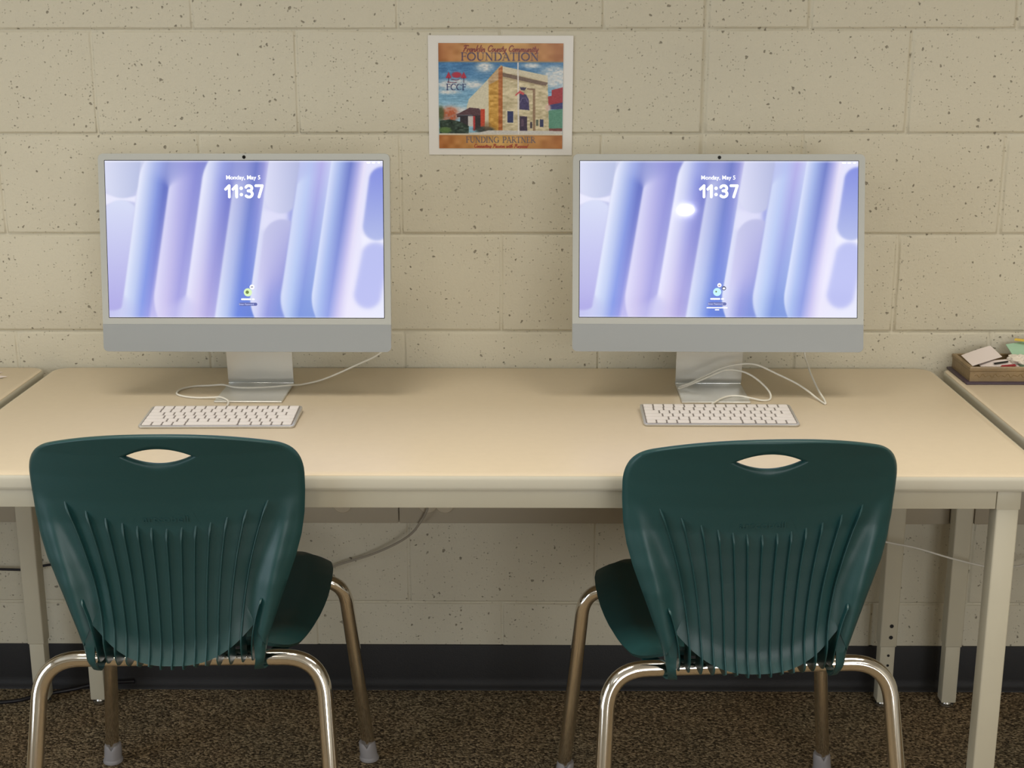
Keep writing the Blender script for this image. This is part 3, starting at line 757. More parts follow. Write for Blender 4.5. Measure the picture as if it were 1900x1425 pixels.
# slanted script strokes on a unit box: x-height .5..1, ascenders from 0, descenders to 1.35
o_ = arcp(.22, .76, .16, .22, 0, 360, 14)
SCR = {
 'F': (.62, [[(.06, .12), (.20, .0), (.66, .04)], [(.36, .04), (.26, .6), (.16, 1)], [(.18, .48), (.48, .46)]]),
 'C': (.56, [arcp(.34, .5, .28, .48, 40, 300, 18)]), 'P': (.6, [[(.30, .06), (.14, 1.05)], [(.08, .18), (.3, .02), (.56, .1), (.52, .4), (.22, .56)]]),
 'r': (.32, [[(.06, .58), (.04, 1)], [(.06, .72), (.20, .56), (.30, .60)]]), 'a': (.44, [arcp(.20, .77, .14, .22, 20, 380, 14), [(.36, .55), (.32, .9), (.42, 1)]]),
 'n': (.46, [[(.06, .58), (.04, 1)], [(.06, .74), (.22, .55), (.32, .62), (.30, 1), (.42, .98)]]), 'k': (.44, [[(.12, .0), (.04, 1)], [(.36, .52), (.10, .76), (.36, 1)]]),
 'l': (.24, [[(.16, .0), (.06, .9), (.16, 1)]]), 'i': (.22, [[(.08, .56), (.06, .9), (.16, 1)], [(.10, .34), (.11, .38)]]), 'o': (.44, [arcp(.20, .77, .15, .22, 0, 360, 14), [(.34, .64), (.44, .60)]]),
 'u': (.46, [[(.06, .56), (.05, .88), (.16, 1), (.32, .84), (.36, .56), (.34, .98), (.44, 1)]]), 't': (.28, [[(.16, .2), (.08, .9), (.2, 1)], [(.0, .5), (.26, .48)]]),
 'y': (.44, [[(.06, .56), (.08, .92), (.22, .98), (.36, .56)], [(.36, .56), (.28, 1.25), (.10, 1.38)]]), 'm': (.68, [[(.06, .58), (.04, 1)], [(.06, .74), (.20, .55), (.28, .66), (.26, 1)], [(.28, .74), (.44, .55), (.52, .66), (.50, 1), (.64, .98)]]),
 'e': (.36, [[(.08, .78), (.30, .68), (.20, .54), (.06, .74), (.12, .98), (.32, .96)]]), 'c': (.34, [arcp(.20, .77, .14, .22, 50, 310, 12)]), 'g': (.44, [arcp(.20, .77, .14, .22, 0, 360, 14), [(.36, .56), (.30, 1.24), (.08, 1.34)]]),
 's': (.34, [[(.28, .58), (.10, .62), (.26, .84), (.20, 1), (.02, .96)]]), 'w': (.56, [[(.04, .56), (.10, 1), (.26, .62), (.32, 1), (.50, .56)]]), 'h': (.44, [[(.14, .0), (.04, 1)], [(.06, .74), (.22, .56), (.32, .64), (.30, 1)]]),
 'p': (.44, [[(.08, .56), (-.02, 1.35)], arcp(.22, .77, .15, .22, 160, -170, 14)]), '!': (.2, [[(.14, .1), (.08, .8)], [(.06, .98), (.07, 1)]]), ' ': (.3, []),
}
def sign_picture():
    x0, x1, y0, y1 = 140, 1546, 140, 1312     # drawing units
    K = 2.9
    nu, nv = int((x1-x0)/K), int((y1-y0)/K)
    X, Y = np.meshgrid(np.linspace(x0, x1, nu), np.linspace(y1, y0, nv))
    rng = np.random.RandomState(5)
    def noise(sx, sy, seed=0):
        r = np.random.RandomState(seed); g = r.rand(int((y1-y0)/sy)+3, int((x1-x0)/sx)+3)
        fx = (X-x0)/sx; fy = (Y-y0)/sy; ix = fx.astype(int); iy = fy.astype(int); tx = fx-ix; ty = fy-iy
        tx = tx*tx*(3-2*tx); ty = ty*ty*(3-2*ty)
        return (g[iy, ix]*(1-tx)+g[iy, ix+1]*tx)*(1-ty)+(g[iy+1, ix]*(1-tx)+g[iy+1, ix+1]*tx)*ty
    def A(*c): return np.array(c, float)
    img = np.zeros(X.shape+(3,))
    def over(m, c):
        nonlocal img
        c = np.asarray(c, float); img = img*(1-m[..., None])+c*m[..., None]
    def poly(pts):
        ins = np.zeros(X.shape, bool); n = len(pts)
        for i in range(n):
            xa, ya = pts[i]; xb, yb = pts[(i+1) % n]
            if ya == yb: continue
            c = ((ya > Y) != (yb > Y)) & (X < (xb-xa)*(Y-ya)/(yb-ya)+xa)
            ins ^= c
        return ins.astype(float)
    def ell(cx, cy, rx, ry, s=.15): return 1/(1+np.exp(np.clip((np.hypot((X-cx)/rx, (Y-cy)/ry)-1)/s, -30, 30)))
    g = np.clip((Y-350)/520, 0, 1)[..., None]
    img[:] = A(52, 108, 158)*(1-g)+A(142, 184, 204)*g
    br = noise(60, 12, 1)
    img += ((br-.5)*38)[..., None]
    for cx, cy, rx, ry in ((660, 400, 90, 50), (1190, 385, 90, 26), (1460, 470, 150, 75), (1480, 560, 160, 70), (540, 600, 110, 40), (250, 600, 130, 46), (250, 680, 110, 22), (380, 560, 70, 20), (300, 880, 200, 40)):
        over(np.clip(ell(cx, cy, rx, ry, .25)*(.55+.7*noise(26, 14, 3)), 0, 1), A(214, 214, 210))
    # left plain wing, stone corner, front
    over(poly([(455, 850), (480, 760), (600, 640), (705, 530), (705, 1140), (640, 1140), (640, 870), (455, 870)]), A(206, 198, 172))
    over(poly([(705, 530), (845, 378), (862, 390), (862, 1150), (780, 1145), (705, 1080)]), A(196, 148, 62))
    over(poly([(700, 545), (845, 378), (862, 390), (862, 520), (705, 600)]), A(190, 160, 120))
    over(poly([(818, 420), (862, 390), (862, 1110), (818, 1110)]), A(168, 96, 40))
    over(poly([(862, 392), (1370, 495), (1375, 620), (1395, 1135), (862, 1150)]), A(196, 182, 146))
    stone = noise(46, 20, 8); fr = poly([(705, 560), (862, 400), (1375, 510), (1395, 1135), (862, 1150), (705, 1100)])
    img += ((stone-.5)*56*fr)[..., None]
    over(poly([(862, 392), (1372, 497), (1376, 560), (862, 452)])*.8, A(208, 198, 172))
    over(poly([(862, 462), (1376, 572), (1350, 612), (1300, 600), (862, 505)]), A(112, 90, 74))
    over(poly([(862, 505), (1300, 600), (1376, 600), (1376, 625), (862, 530)])*.6, A(170, 150, 112))
    over(poly([(1205, 640), (1232, 640), (1238, 1130), (1210, 1130)]), A(140, 112, 84))
    over(poly([(1140, 632), (1230, 640), (1230, 660), (1140, 650)]), A(132, 104, 80))
    over(poly([(1055, 700), (1080, 690), (1130, 705), (1160, 760), (1168, 880), (1055, 872)]), A(58, 48, 92))
    over(stroke_mask(X/6, Y/6, [(1060/6, 800/6), (1085/6, 745/6), (1125/6, 740/6), (1150/6, 790/6)], 1.2)*.6, A(150, 140, 170))
    over(poly([(1050, 870), (1172, 880), (1172, 905), (1050, 895)]), A(210, 198, 160))
    over(poly([(1058, 945), (1142, 950), (1145, 1120), (1058, 1120)]), A(52, 34, 60))
    over(poly([(1075, 980), (1105, 980), (1105, 1060), (1075, 1060)])*.6, A(110, 84, 100))
    over(poly([(908, 880), (995, 884), (995, 1034), (908, 1030)]), A(214, 204, 170)); over(poly([(918, 890), (986, 892), (986, 1020), (918, 1018)]), A(38, 48, 92))
    over(poly([(1240, 975), (1335, 978), (1335, 1072), (1240, 1068)])*.7, A(206, 194, 160)); over(poly([(1245, 985), (1270, 985), (1270, 1055), (1245, 1055)]), A(88, 96, 80))
    over(poly([(1288, 980), (1328, 982), (1328, 1068), (1288, 1066)]), A(40, 46, 84))
    over(poly([(1178, 1010), (1200, 1010), (1200, 1080), (1178, 1080)]), A(60, 50, 60))
    # right neighbours
    over(poly([(1378, 725), (1418, 718), (1418, 655), (1546, 622), (1546, 805), (1385, 830)]), A(156, 38, 46))
    over(poly([(1400, 818), (1546, 792), (1546, 868), (1400, 868)]), A(52, 52, 106))
    over(poly([(1388, 880), (1546, 862), (1546, 1090), (1392, 1090)]), A(84, 138, 114))
    over(poly([(1392, 1085), (1546, 1080), (1546, 1118), (1396, 1118)]), A(112, 60, 50))
    over(ell(1380, 850, 32, 36, .12)*.8, A(210, 176, 162))
    # gazebo and greenery
    over(np.clip(ell(262, 930, 95, 80, .15)*(.6+.7*noise(18, 18, 6)), 0, 1), A(178, 92, 58))
    over(ell(160, 920, 40, 80, .15), A(80, 88, 52))
    over(poly([(330, 935), (490, 852), (600, 862), (640, 938)]), A(84, 56, 62))
    over(poly([(345, 938), (630, 938), (630, 960), (345, 960)]), A(52, 34, 40))
    over(poly([(380, 940), (470, 940), (470, 1080), (380, 1080)]), A(44, 38, 44))
    over(poly([(470, 948), (548, 948), (548, 1062), (470, 1062)]), A(196, 190, 184)); over(poly([(530, 948), (552, 948), (552, 1110), (530, 1110)]), A(176, 48, 50))
    over(poly([(552, 940), (620, 940), (620, 1100), (552, 1100)]), A(46, 34, 38)); over(poly([(612, 868), (662, 868), (662, 1070), (612, 1070)]), A(190, 66, 40))
    hedge = poly([(148, 1000), (260, 985), (380, 1010), (480, 1060), (480, 1142), (148, 1142)])
    over(hedge, A(44, 62, 50)); img += ((noise(24, 16, 9)-.5)*60*hedge)[..., None]
    over(ell(210, 1105, 70, 34, .1), A(84, 112, 60)); over(ell(660, 1100, 110, 36, .12), A(50, 56, 52)); over(ell(690, 1060, 40, 50, .2)*.6, A(120, 92, 60))
    over(poly([(440, 1105), (1546, 1112), (1546, 1160), (148, 1160), (148, 1142), (480, 1142)])*poly([(740, 1100), (1546, 1112), (1546, 1160), (148, 1160), (148, 1142), (600, 1130)]), A(196, 192, 184))
    over(stroke_mask(X, Y, [(1036, 350), (1046, 1145)], 15), A(216, 210, 204))
    over(poly([(1058, 622), (1135, 628), (1112, 660), (1070, 655)]), A(54, 44, 72)); over(poly([(1008, 706), (1060, 660), (1112, 690), (1100, 712), (1050, 690), (1010, 724)]), A(190, 72, 74))
    # fine brush texture
    img += ((noise(13, 7, 12)-.5)*22)[..., None]
    # orange bands
    def band(ya, yb, seed):
        m = ((Y >= ya) & (Y < yb)).astype(float)
        t = np.clip(1-np.abs(X-843)/703, 0, 1)[..., None]
        c = A(168, 104, 52)*(1-t)+A(200, 158, 88)*t
        c = c+((noise(70, 50, seed)-.5)*34)[..., None]
        e = smoothstep(0, 16, Y-ya)*smoothstep(0, 16, yb-Y)
        over(m, c*(.86+.14*e[..., None]))
    band(120, 350, 20); band(1160, 1330, 22)
    over(((Y > 338) & (Y < 352)).astype(float)*.7, A(120, 128, 122)); over(((Y > 1150) & (Y < 1162)).astype(float)*.7, A(214, 196, 160))
    # edge of the print fades to pale
    # logo trees
    for cx in (254, 424): over(poly([(cx, 455), (cx+34, 520), (cx+10, 530), (cx-34, 524)]), A(170, 38, 62)); over(stroke_mask(X, Y, [(cx, 520), (cx, 575)], 8), A(60, 34, 60))
    over(np.clip(ell(345, 490, 56, 32, .08), 0, 1), A(170, 40, 62)); over(stroke_mask(X, Y, [(240, 570), (300, 576), (345, 572)], 7), A(96, 34, 60)); over(stroke_mask(X, Y, [(285, 538), (330, 548), (372, 542)], 7), A(96, 34, 60))
    def serif(txt, xa, xb, ya, yb, col, thick, thin):
        wt = sum(GLY[c][0] for c in txt); sx = (xb-xa)/wt; h = yb-ya; x = xa
        for c in txt:
            wd, st = GLY[c]
            for pts, th in st: over(stroke_mask(X/K, Y/K, [((x+px*sx)/K, (ya+py*h)/K) for px, py in pts], (thick if th else thin)/K), col)
            x += wd*sx
    def script(txt, xa, xb, ya, yb, col, wid, slant=.28):
        wt = sum(SCR[c][0] for c in txt); sx = (xb-xa)/wt; h = yb-ya; x = xa
        for c in txt:
            wd, st = SCR[c]
            for pts in st: over(stroke_mask(X/K, Y/K, [((x+px*sx+(1-py)*h*slant)/K, (ya+py*h)/K) for px, py in pts], wid/K), col)
            x += wd*sx
    serif('FOUNDATION', 392, 1274, 246, 328, A(72, 56, 84), 14, 6)
    script('Franklin County Community', 410, 1262, 166, 232, A(116, 40, 34), 11)
    serif('FCCF', 226, 452, 592, 656, A(40, 48, 92), 11, 5.5)
    serif('FUNDING PARTNER', 446, 1238, 1180, 1244, A(92, 84, 96), 10, 5)
    script('Connecting Passion with Purpose!', 536, 1150, 1262, 1302, A(146, 52, 38), 7.5)
    p_ = np.pad(img, ((1, 1), (1, 1), (0, 0)), 'edge')
    img = (4*img+2*(p_[:-2, 1:-1]+p_[2:, 1:-1]+p_[1:-1, :-2]+p_[1:-1, 2:])+p_[:-2, :-2]+p_[:-2, 2:]+p_[2:, :-2]+p_[2:, 2:])/16
    return np.clip(img, 0, 255)
def build_sign():
    cx, cz = -.2033, 1.2942; W, Hh = .2875, .2335
    t = thing('laminated_sign', 'laminated foundation funding partner sign on the block wall between the computers', 'sign', (cx, -.0012, cz))
    t.rotation_euler = (0, math.radians(.25), 0)
    n = 24
    bm = bmesh.new()
    # gently warped sheet, 1 mm thick
    def yoff(x, z): return -.0012-.0016*((x/(W/2))**2)*(.5+.5*z/(Hh/2))-.0006*math.cos(z*18)
    def sheet(w_, h_, dy, th, name, m):
        bm = bmesh.new(); G = [[bm.verts.new((-w_/2+w_*i/n, yoff(-w_/2+w_*i/n, -h_/2+h_*j/n)+dy, -h_/2+h_*j/n)) for i in range(n+1)] for j in range(n+1)]
        slab_from_grid(G, th, bm)
        return link(name, bm, m, t)
    sheet(W, Hh, 0, .0007, 'laminate_sheet', M['sheet'])
    img = sign_picture()
    me = picture_mesh('printed_picture', img, .2475, .2060)
    for v in me.vertices: v.co.y = yoff(v.co.x-.0005, v.co.z+.001)-.0014
    me.materials.append(M['print'])
    o = bpy.data.objects.new('printed_picture', me); COL.objects.link(o); o.parent = t; o.location = (.0005, 0, -.001)
build_sign()

# ------------------------------------------------------------------ wooden box with its papers on the right table
def build_box():
    x0, x1, y0, y1 = .7330, 1.02, -.1370, -.018
    cx, cy = (x0+x1)/2, (y0+y1)/2
    t = thing('wooden_box', 'antique gold wooden box on a dark base at the right edge', 'box', (cx, cy, TZ))
    a, b_, c, d = x0-cx, x1-cx, y0-cy, y1-cy
    link('base', box_bm(a-.009, b_+.009, c-.010, d+.006, 0, .0045, .0012), M['plum'], t)
    bm = bmesh.new(); th = .0065; hgt = .034
    outer = [(a, c), (b_, c), (b_, d), (a, d)]; inner = [(a+th, c+th), (b_-th, c+th), (b_-th, d-th), (a+th, d-th)]
    lips = [(.0045, 0), (hgt-.009, 0), (hgt-.0075, -.0012), (hgt-.002, -.0012), (hgt, .0005)]
    rings = []
    for z, o in lips: rings.append([bm.verts.new((px+(o if px < 0 else -o), py+(o if py < 0 else -o), z)) for px, py in outer])
    rings.append([bm.verts.new((px, py, hgt-.0005)) for px, py in inner]); rings.append([bm.verts.new((px, py, .008)) for px, py in inner])
    for i in range(len(rings)-1):
        for k in range(4): bm.faces.new((rings[i][k], rings[i][(k+1) % 4], rings[i+1][(k+1) % 4], rings[i+1][k]))
    bm.faces.new(rings[0][::-1]); bm.faces.new(rings[-1])
    link('box_body', bm, M['brass'], t)
    # stamped ornament along the front
    bm = bmesh.new()
    for k in range(9):
        px = a+.022+k*.027
        pts = [(px+.013*(j/24-.5)*2, c+.0002, .0165+.0036*math.sin(4*PI*j/24+k)*math.cos(j/24*PI-PI/2)) for j in range(25)]
        tube_bm(pts, .0007, 6, bm)
    link('carved_ornament', bm, mat('ornament_gold', (122, 98, 60), .4), t)
    return cx, cy
build_box()
def paper_sheet(name, corners, m, label, cat='paper', curl=0, th=.0008, n=8, group=None):
    c = [Vector(p) for p in corners]; bm = bmesh.new(); G = []
    for j in range(n+1):
        row = []
        for i in range(n+1):
            u, v = i/n, j/n; p = (c[0]*(1-u)+c[1]*u)*(1-v)+(c[3]*(1-u)+c[2]*u)*v
            p.z += curl*math.sin(PI*u)*(.5+.5*v)
            row.append(bm.verts.new(p))
        G.append(row)
    slab_from_grid(G, th, bm)
    return tag(link(name, bm, m), label, cat, group)
paper_sheet('index_card', [(.7395, -.1285, .7715), (.8180, -.0680, .7760), (.8060, -.0280, .7900), (.7385, -.0560, .7760)], M['paper'], 'blank white card leaning out of the wooden box', 'card', curl=.001)
t = paper_sheet('printed_card', [(.7620, -.1290, .7640), (.8400, -.1120, .7660), (.8360, -.0740, .7730), (.7600, -.0880, .7700)], M['paper'], 'white card printed red and black under the blank card', 'card')
for nm, m_, q in (('red_printing', M['redprint'], [(.7950, -.1240, .7662), (.8320, -.1165, .7670), (.8310, -.1060, .7686), (.8030, -.1130, .7680)]), ('black_printing', M['black'], [(.7900, -.1080, .7686), (.8230, -.0960, .7704), (.8220, -.0900, .7714), (.7890, -.1020, .7700)])):
    bm = bmesh.new(); vv = [bm.verts.new((p[0], p[1], p[2]+.0012)) for p in q]; bm.faces.new(vv); bmesh.ops.solidify(bm, geom=bm.faces[:], thickness=.0003)
    link(nm, bm, m_, t, smooth=False)
# crumpled tissue
bm = bmesh.new(); bmesh.ops.create_icosphere(bm, subdivisions=4, radius=1)
rr = random.Random(4)
from mathutils import noise as mn
for v in bm.verts:
    p = v.co.copy(); k = 1+.5*mn.noise(p*1.7)+.12*mn.noise(p*5)
    v.co = Vector((p.x*.024*k+.852, p.y*.026*k-.083, p.z*.012*k+.772))
tag(link('crumpled_tissue', bm, M['tissue'], smooth=False), 'crumpled off-white tissue in the wooden box', 'tissue')
paper_sheet('green_paper', [(.842, -.120, .762), (.955, -.124, .764), (.952, -.024, .806), (.838, -.026, .792)], M['mint'], 'mint green paper standing up in the wooden box at the right edge', 'paper', curl=.002, th=.001)
tag(link('yellow_strip', box_bm(-.05, .05, -.0045, .0045, 0, .004, .001), M['yellow'], loc=(.898, -.052, .8005)), 'yellow strip lying across the mint green paper', 'strip')
bpy.data.objects['yellow_strip'].rotation_euler = (0, 0, math.radians(-32))
paper_sheet('paper_sheet', [(-1.36, -.168, TZ+.001), (-1.262, -.150, TZ+.001), (-1.2080, -.0990, TZ+.003), (-1.31, -.085, TZ+.001)], M['paper'], 'white paper with a pointed corner on the left table', 'paper', curl=.002)
paper_sheet('paper_sheet', [(-1.33, -.080, TZ+.001), (-1.25, -.078, TZ+.001), (-1.232, -.060, TZ+.002), (-1.31, -.045, TZ+.001)], M['paper'], 'small white paper further back on the left table', 'paper')

# ------------------------------------------------------------------ chairs
HWZ = [(.40, .130), (.43, .1365), (.455, .1420), (.475, .1455), (.50, .1528), (.56, .174), (.62, .1954), (.655, .2050), (.69, .2105), (.73, .2130), (.76, .2134), (.85, .212)]
def hw(z): return float(np.interp(z, [p[0] for p in HWZ], [p[1] for p in HWZ]))
YC = [(.38, -.480), (.42, -.486), (.45, -.4912), (.47, -.4885), (.52, -.4845), (.56, -.4815), (.60, -.4798), (.64, -.4797), (.68, -.4815), (.72, -.4885), (.76, -.4986), (.80, -.5110), (.84, -.5254)]
def back_y(x, z):
    yc = float(np.interp(z, [p[0] for p in YC], [p[1] for p in YC]))
    wrap = float(np.interp(z, [.42, .50, .62, .71, .80, .84], [.018, .0176, .018, .032, .0451, .047]))
    u = abs(x)/.215
    y = yc+wrap*u**2.2
    # long flute near each side
    e = hw(z)
    xc = float(np.interp(z, [.46, .52, .60, .70, .72], [.132, .146, .163, .190, .196]))
    amp = float(np.interp(z, [.45, .50, .58, .66, .715, .73], [0, .007, .012, .007, .001, 0]))
    wd = float(np.interp(z, [.45, .58, .72], [.010, .017, .010]))
    dx = (abs(x)-xc)/wd
    y -= amp*math.exp(-dx*dx)
    dx2 = (abs(x)-xc+wd*2.0)/(wd*1.2); y += amp*.45*math.exp(-dx2*dx2)
    return y
def chair_outline(n=260):
    """outline of the back panel in x-z, star-shaped about the handle"""
    pts = []
    def ztop(x): return .837-.031*(abs(x)/.2)**2.3
    right = []
    for x in np.linspace(0, .172, 30): right.append((x, ztop(x)))
    # rounded corner to the side
    c0 = (.172, ztop(.172)); c1 = (hw(.752), .752); ctrl = (.2145, .802)
    for k in range(1, 17):
        t = k/16; right.append(((1-t)**2*c0[0]+2*t*(1-t)*ctrl[0]+t*t*c1[0], (1-t)**2*c0[1]+2*t*(1-t)*ctrl[1]+t*t*c1[1]))
    for z in np.linspace(.745, .474, 56): right.append((hw(z), z))
    # lip: from the side in to the bottom centre
    for x in np.linspace(.1285, 0, 36): right.append((x, .452+.089*(x/.149)**2.5))
    left = [(-x, z) for x, z in right[1:-1]][::-1]
    return right+left
def make_chair_meshes(foot_back=0):
    out = chair_outline(); C0 = (0, .799)
    # resample by arc length
    P = np.array(out+[out[0]]); d = np.r_[0, np.cumsum(np.hypot(*np.diff(P, axis=0).T))]
    N = 300; s = np.linspace(0, d[-1], N+1)[:-1]
    O = np.stack([np.interp(s, d, P[:, 0]), np.interp(s, d, P[:, 1])], 1)
    # matching points on the lens-shaped handle
    ang = np.arctan2(O[:, 1]-C0[1], O[:, 0])
    Hn = []
    a_, b_ = .0505, .0128
    for t in ang:
        c, s_ = math.cos(t), math.sin(t)
        lo, hi_ = 0, .06
        for _ in range(30):
            m_ = (lo+hi_)/2; x, z = m_*c, m_*s_
            inside = abs(x) < a_ and abs(z) < b_*(1-(abs(x)/a_)**2.0)
            if inside: lo = m_
            else: hi_ = m_
        Hn.append((lo*c, C0[1]+lo*s_))
    Hn = np.array(Hn)
    rings = 46
    V = []
    nrm_eps = .002
    for j in range(rings+1):
        t = j/rings; t = t**1.15
        for k in range(N):
            x = Hn[k, 0]*(1-t)+O[k, 0]*t; z = Hn[k, 1]*(1-t)+O[k, 1]*t
            V.append((x, z, t))
    dist_edge = lambda j: (1-(j/rings)**1.15)
    def ed(x, z):   # distance to outline
        return float(np.min(np.hypot(O[:, 0]-x, O[:, 1]-z)))
    bm = bmesh.new(); th = .0042
    outer, innr = [], []
    for i, (x, z, t) in enumerate(V):
        j = i//N; k = i % N
        y = back_y(x, z)
        de = math.hypot(O[k, 0]-x, O[k, 1]-z) if j > rings*.6 else 1
        low = abs(O[k, 0]) < .1452 and O[k, 1] < .60
        if not low:
            e = max(0, 1-de/.008); y += .0058*(1-math.sqrt(max(0, 1-e*e)))      # rolled rim, towards the sitter
        else:
            e = max(0, 1-de/.034); y -= .013*e*e*(1-min(1, abs(x)/.130)**3)         # lip kicks back
        dh = math.hypot(Hn[k, 0]-x, Hn[k, 1]-z) if j < rings*.5 else 1
        e = max(0, 1-dh/.010); y += .006*e*e                                     # dished handle
        outer.append(bm.verts.new((x, y, z))); innr.append(bm.verts.new((x*.996, y+th, z)))
    bm.verts.ensure_lookup_table()
    for j in range(rings):
        for k in range(N):
            k2 = (k+1) % N; a, b2, c, d2 = j*N+k, j*N+k2, (j+1)*N+k2, (j+1)*N+k
            bm.faces.new((outer[a], outer[b2], outer[c], outer[d2])); bm.faces.new((innr[a], innr[d2], innr[c], innr[b2]))
    for k in range(N):
        k2 = (k+1) % N
        bm.faces.new((outer[k], innr[k], innr[k2], outer[k2]))
        b0 = rings*N
        bm.faces.new((outer[b0+k], outer[b0+k2], innr[b0+k2], innr[b0+k]))
    # side wings that run down from the back into the seat
    for sgn in (-1, 1):
        secs = []
        for z_, w_, dy in ((.555, .030, .0014), (.53, .030, .0012), (.51, .028, .0010), (.495, .025, .0008), (.480, .021, .0006), (.465, .017, .0006), (.450, .014, .0008)):
            h_ = hw(z_); f = lambda x_, a_: back_y(x_, z_)+a_
            secs.append([(sgn*h_, f(h_, .0058+dy*.3), z_), (sgn*(h_-.003), f(h_-.003, .0018+dy), z_), (sgn*(h_-.008), f(h_-.008, dy), z_), (sgn*(h_-w_), f(h_-w_, dy+.0006), z_)])
        for (xo, yo, z), (xi, yi, zi) in (((.1372, -.4720, .4370), (.1240, -.4790, .4360)), ((.1370, -.4600, .4260), (.1225, -.4640, .4270)), ((.1430, -.4350, .4215), (.1250, -.4380, .4270)),
               ((.1570, -.4020, .4225), (.1360, -.4050, .4290)), ((.1680, -.3700, .4230), (.1500, -.3740, .4290))):
            mid = lambda t: (sgn*(xo*(1-t)+xi*t), yo*(1-t)+yi*t-.0012*math.sin(PI*t), z*(1-t)+zi*t)
            secs.append([(sgn*xo, yo, z), mid(.2), mid(.55), (sgn*xi, yi, zi)])
        sm = []
        for c in range(4): sm.append(smooth_path([q[c] for q in secs], 5))
        rows = [[sm[c][i] for c in range(4)] for i in range(len(sm[0]))]
        A = [[bm.verts.new(p) for p in r] for r in rows]; B = [[bm.verts.new(p+Vector((0, .0040, .0015))) for p in r] for r in rows]
        for i in range(len(A)-1):
            for c in range(3):
                bm.faces.new((A[i][c], A[i][c+1], A[i+1][c+1], A[i+1][c])); bm.faces.new((B[i][c], B[i+1][c], B[i+1][c+1], B[i][c+1]))
            bm.faces.new((A[i][0], A[i+1][0], B[i+1][0], B[i][0])); bm.faces.new((A[i][3], B[i][3], B[i+1][3], A[i+1][3]))
    back = bpy.data.meshes.new('backrest'); bmesh.ops.recalc_face_normals(bm, faces=bm.faces[:]); bm.to_mesh(back); bm.free()
    # ribs
    tops = [0, .0235, .0454, .0685, .0942, .1245, .1573]; ztops = [.6745, .6762, .6791, .684, .6917, .7029, .7168]
    ribs = []
    def zlip(x): return .452+.089*(min(abs(x), .149)/.149)**2.5
    specs = [(s_*tops[i], ztops[i], s_*.0178*i) for i in range(7) for s_ in ((1,) if i == 0 else (-1, 1))]+[(s_*.141, .556, s_*.1215) for s_ in (-1, 1)]
    for xt, zt, xb in specs:
        bm = bmesh.new(); zb = .449
        n = 34; rows = []
        for i in range(n+1):
            t = i/n; z = zt+(zb-zt)*t
            x = xb+(xt-xb)*(1-t)**2.0
            yb_ = back_y(x, max(z, zlip(x)))
            prot = .0085*min(1, (t/.06)**.7 if t > 0 else 0)
            zl = zlip(x)
            if z < zl+.03: prot += .002
            kk = .013*(1-min(1, abs(x)/.130)**3)
            if z < zl:
                f = (zl-z)/max(.006, zl-zb); yo = yb_-kk-prot+.012*f*f; yi = yb_+.034
            else:
                e = max(0, 1-(z-zl)/.034); yo = yb_-kk*e*e-prot; yi = yb_+.002
            wd = .0009+.0009*max(0, 1-t/.12) if t > .004 else .0011
            rows.append((x, yo, yi, z, wd))
        # foot of the fin runs forward under the seat
        x, yo, yi, z, wd = rows[-1]
        rows.append((x, yo+.008, yi+.006, z-.004, .0009)); rows.append((x, yo+.020, yi+.010, z-.006, .0008))
        L_, R_ = [], []
        R0 = [[bm.verts.new(p) for p in ((x-wd, yo+.0006, z), (x, yo, z), (x+wd, yo+.0006, z), (x+wd*1.2, yi, z), (x-wd*1.2, yi, z))] for x, yo, yi, z, wd in rows]
        for i in range(len(R0)-1):
            for k in range(5): bm.faces.new((R0[i][k], R0[i][(k+1) % 5], R0[i+1][(k+1) % 5], R0[i+1][k]))
        bm.faces.new(R0[0][::-1]); bm.faces.new(R0[-1])
        me = bpy.data.meshes.new('rib'); bmesh.ops.recalc_face_normals(bm, faces=bm.faces[:]); bm.to_mesh(me); bm.free(); ribs.append(me)
    # seat
    nu, nv = 57, 61; V = []
    bm = bmesh.new(); G = []; Gb = []
    ys = np.linspace(.030, -.455, nv)
    def shw(y): return float(np.interp(y, [-.455, -.43, -.41, -.385, -.36, -.34, -.32, -.285, -.25, -.215, -.18, -.14, -.10, -.06, -.035, -.015, .0, .012, .022, .030], [.122, .140, .154, .1665, .177, .1835, .189, .1965, .2025, .2062, .2085, .2090, .2080, .2050, .2000, .1935, .185, .174, .158, .134]))
    for j, y in enumerate(ys):
        h_ = shw(y)
        ra, rb = [], []
        for i in range(nu):
            u = -1+2*i/(nu-1); u = math.copysign(abs(u)**.85, u); x = u*h_
            dish = -.016*(1-abs(u)**2.2)*float(np.interp(y, [-.455, -.35, -.25, -.1, .0, .03], [.2, 1, 1.1, .6, .1, 0]))
            base = float(np.interp(y, [-.455, -.43, -.40, -.36, -.30, -.2, -.1, -.03, -.01, .01, .022, .030], [.470, .456, .448, .442, .441, .446, .451, .4535, .452, .447, .440, .430]))
            sd = max(0, (abs(u)-.78)/.22); side = -float(np.interp(y, [-.455, -.35, -.1, .0, .03], [.004, .020, .016, .018, .014]))*sd**1.6
            rear = float(np.interp(y, [-.455, -.42, -.38], [.014, .006, 0]))*abs(u)**2
            yy = y-(.018*(abs(u)**3) if y > -.02 else 0)
            z = base+dish+side+rear
            ra.append(bm.verts.new((x, yy, z))); rb.append(bm.verts.new((x*.985, yy, z-.005)))
        G.append(ra); Gb.append(rb)
    for j in range(nv-1):
        for i in range(nu-1):
            bm.faces.new((G[j][i], G[j][i+1], G[j+1][i+1], G[j+1][i])); bm.faces.new((Gb[j][i], Gb[j+1][i], Gb[j+1][i+1], Gb[j][i+1]))
    for j in range(nv-1):
        bm.faces.new((G[j][0], G[j+1][0], Gb[j+1][0], Gb[j][0])); bm.faces.new((G[j][-1], Gb[j][-1], Gb[j+1][-1], G[j+1][-1]))
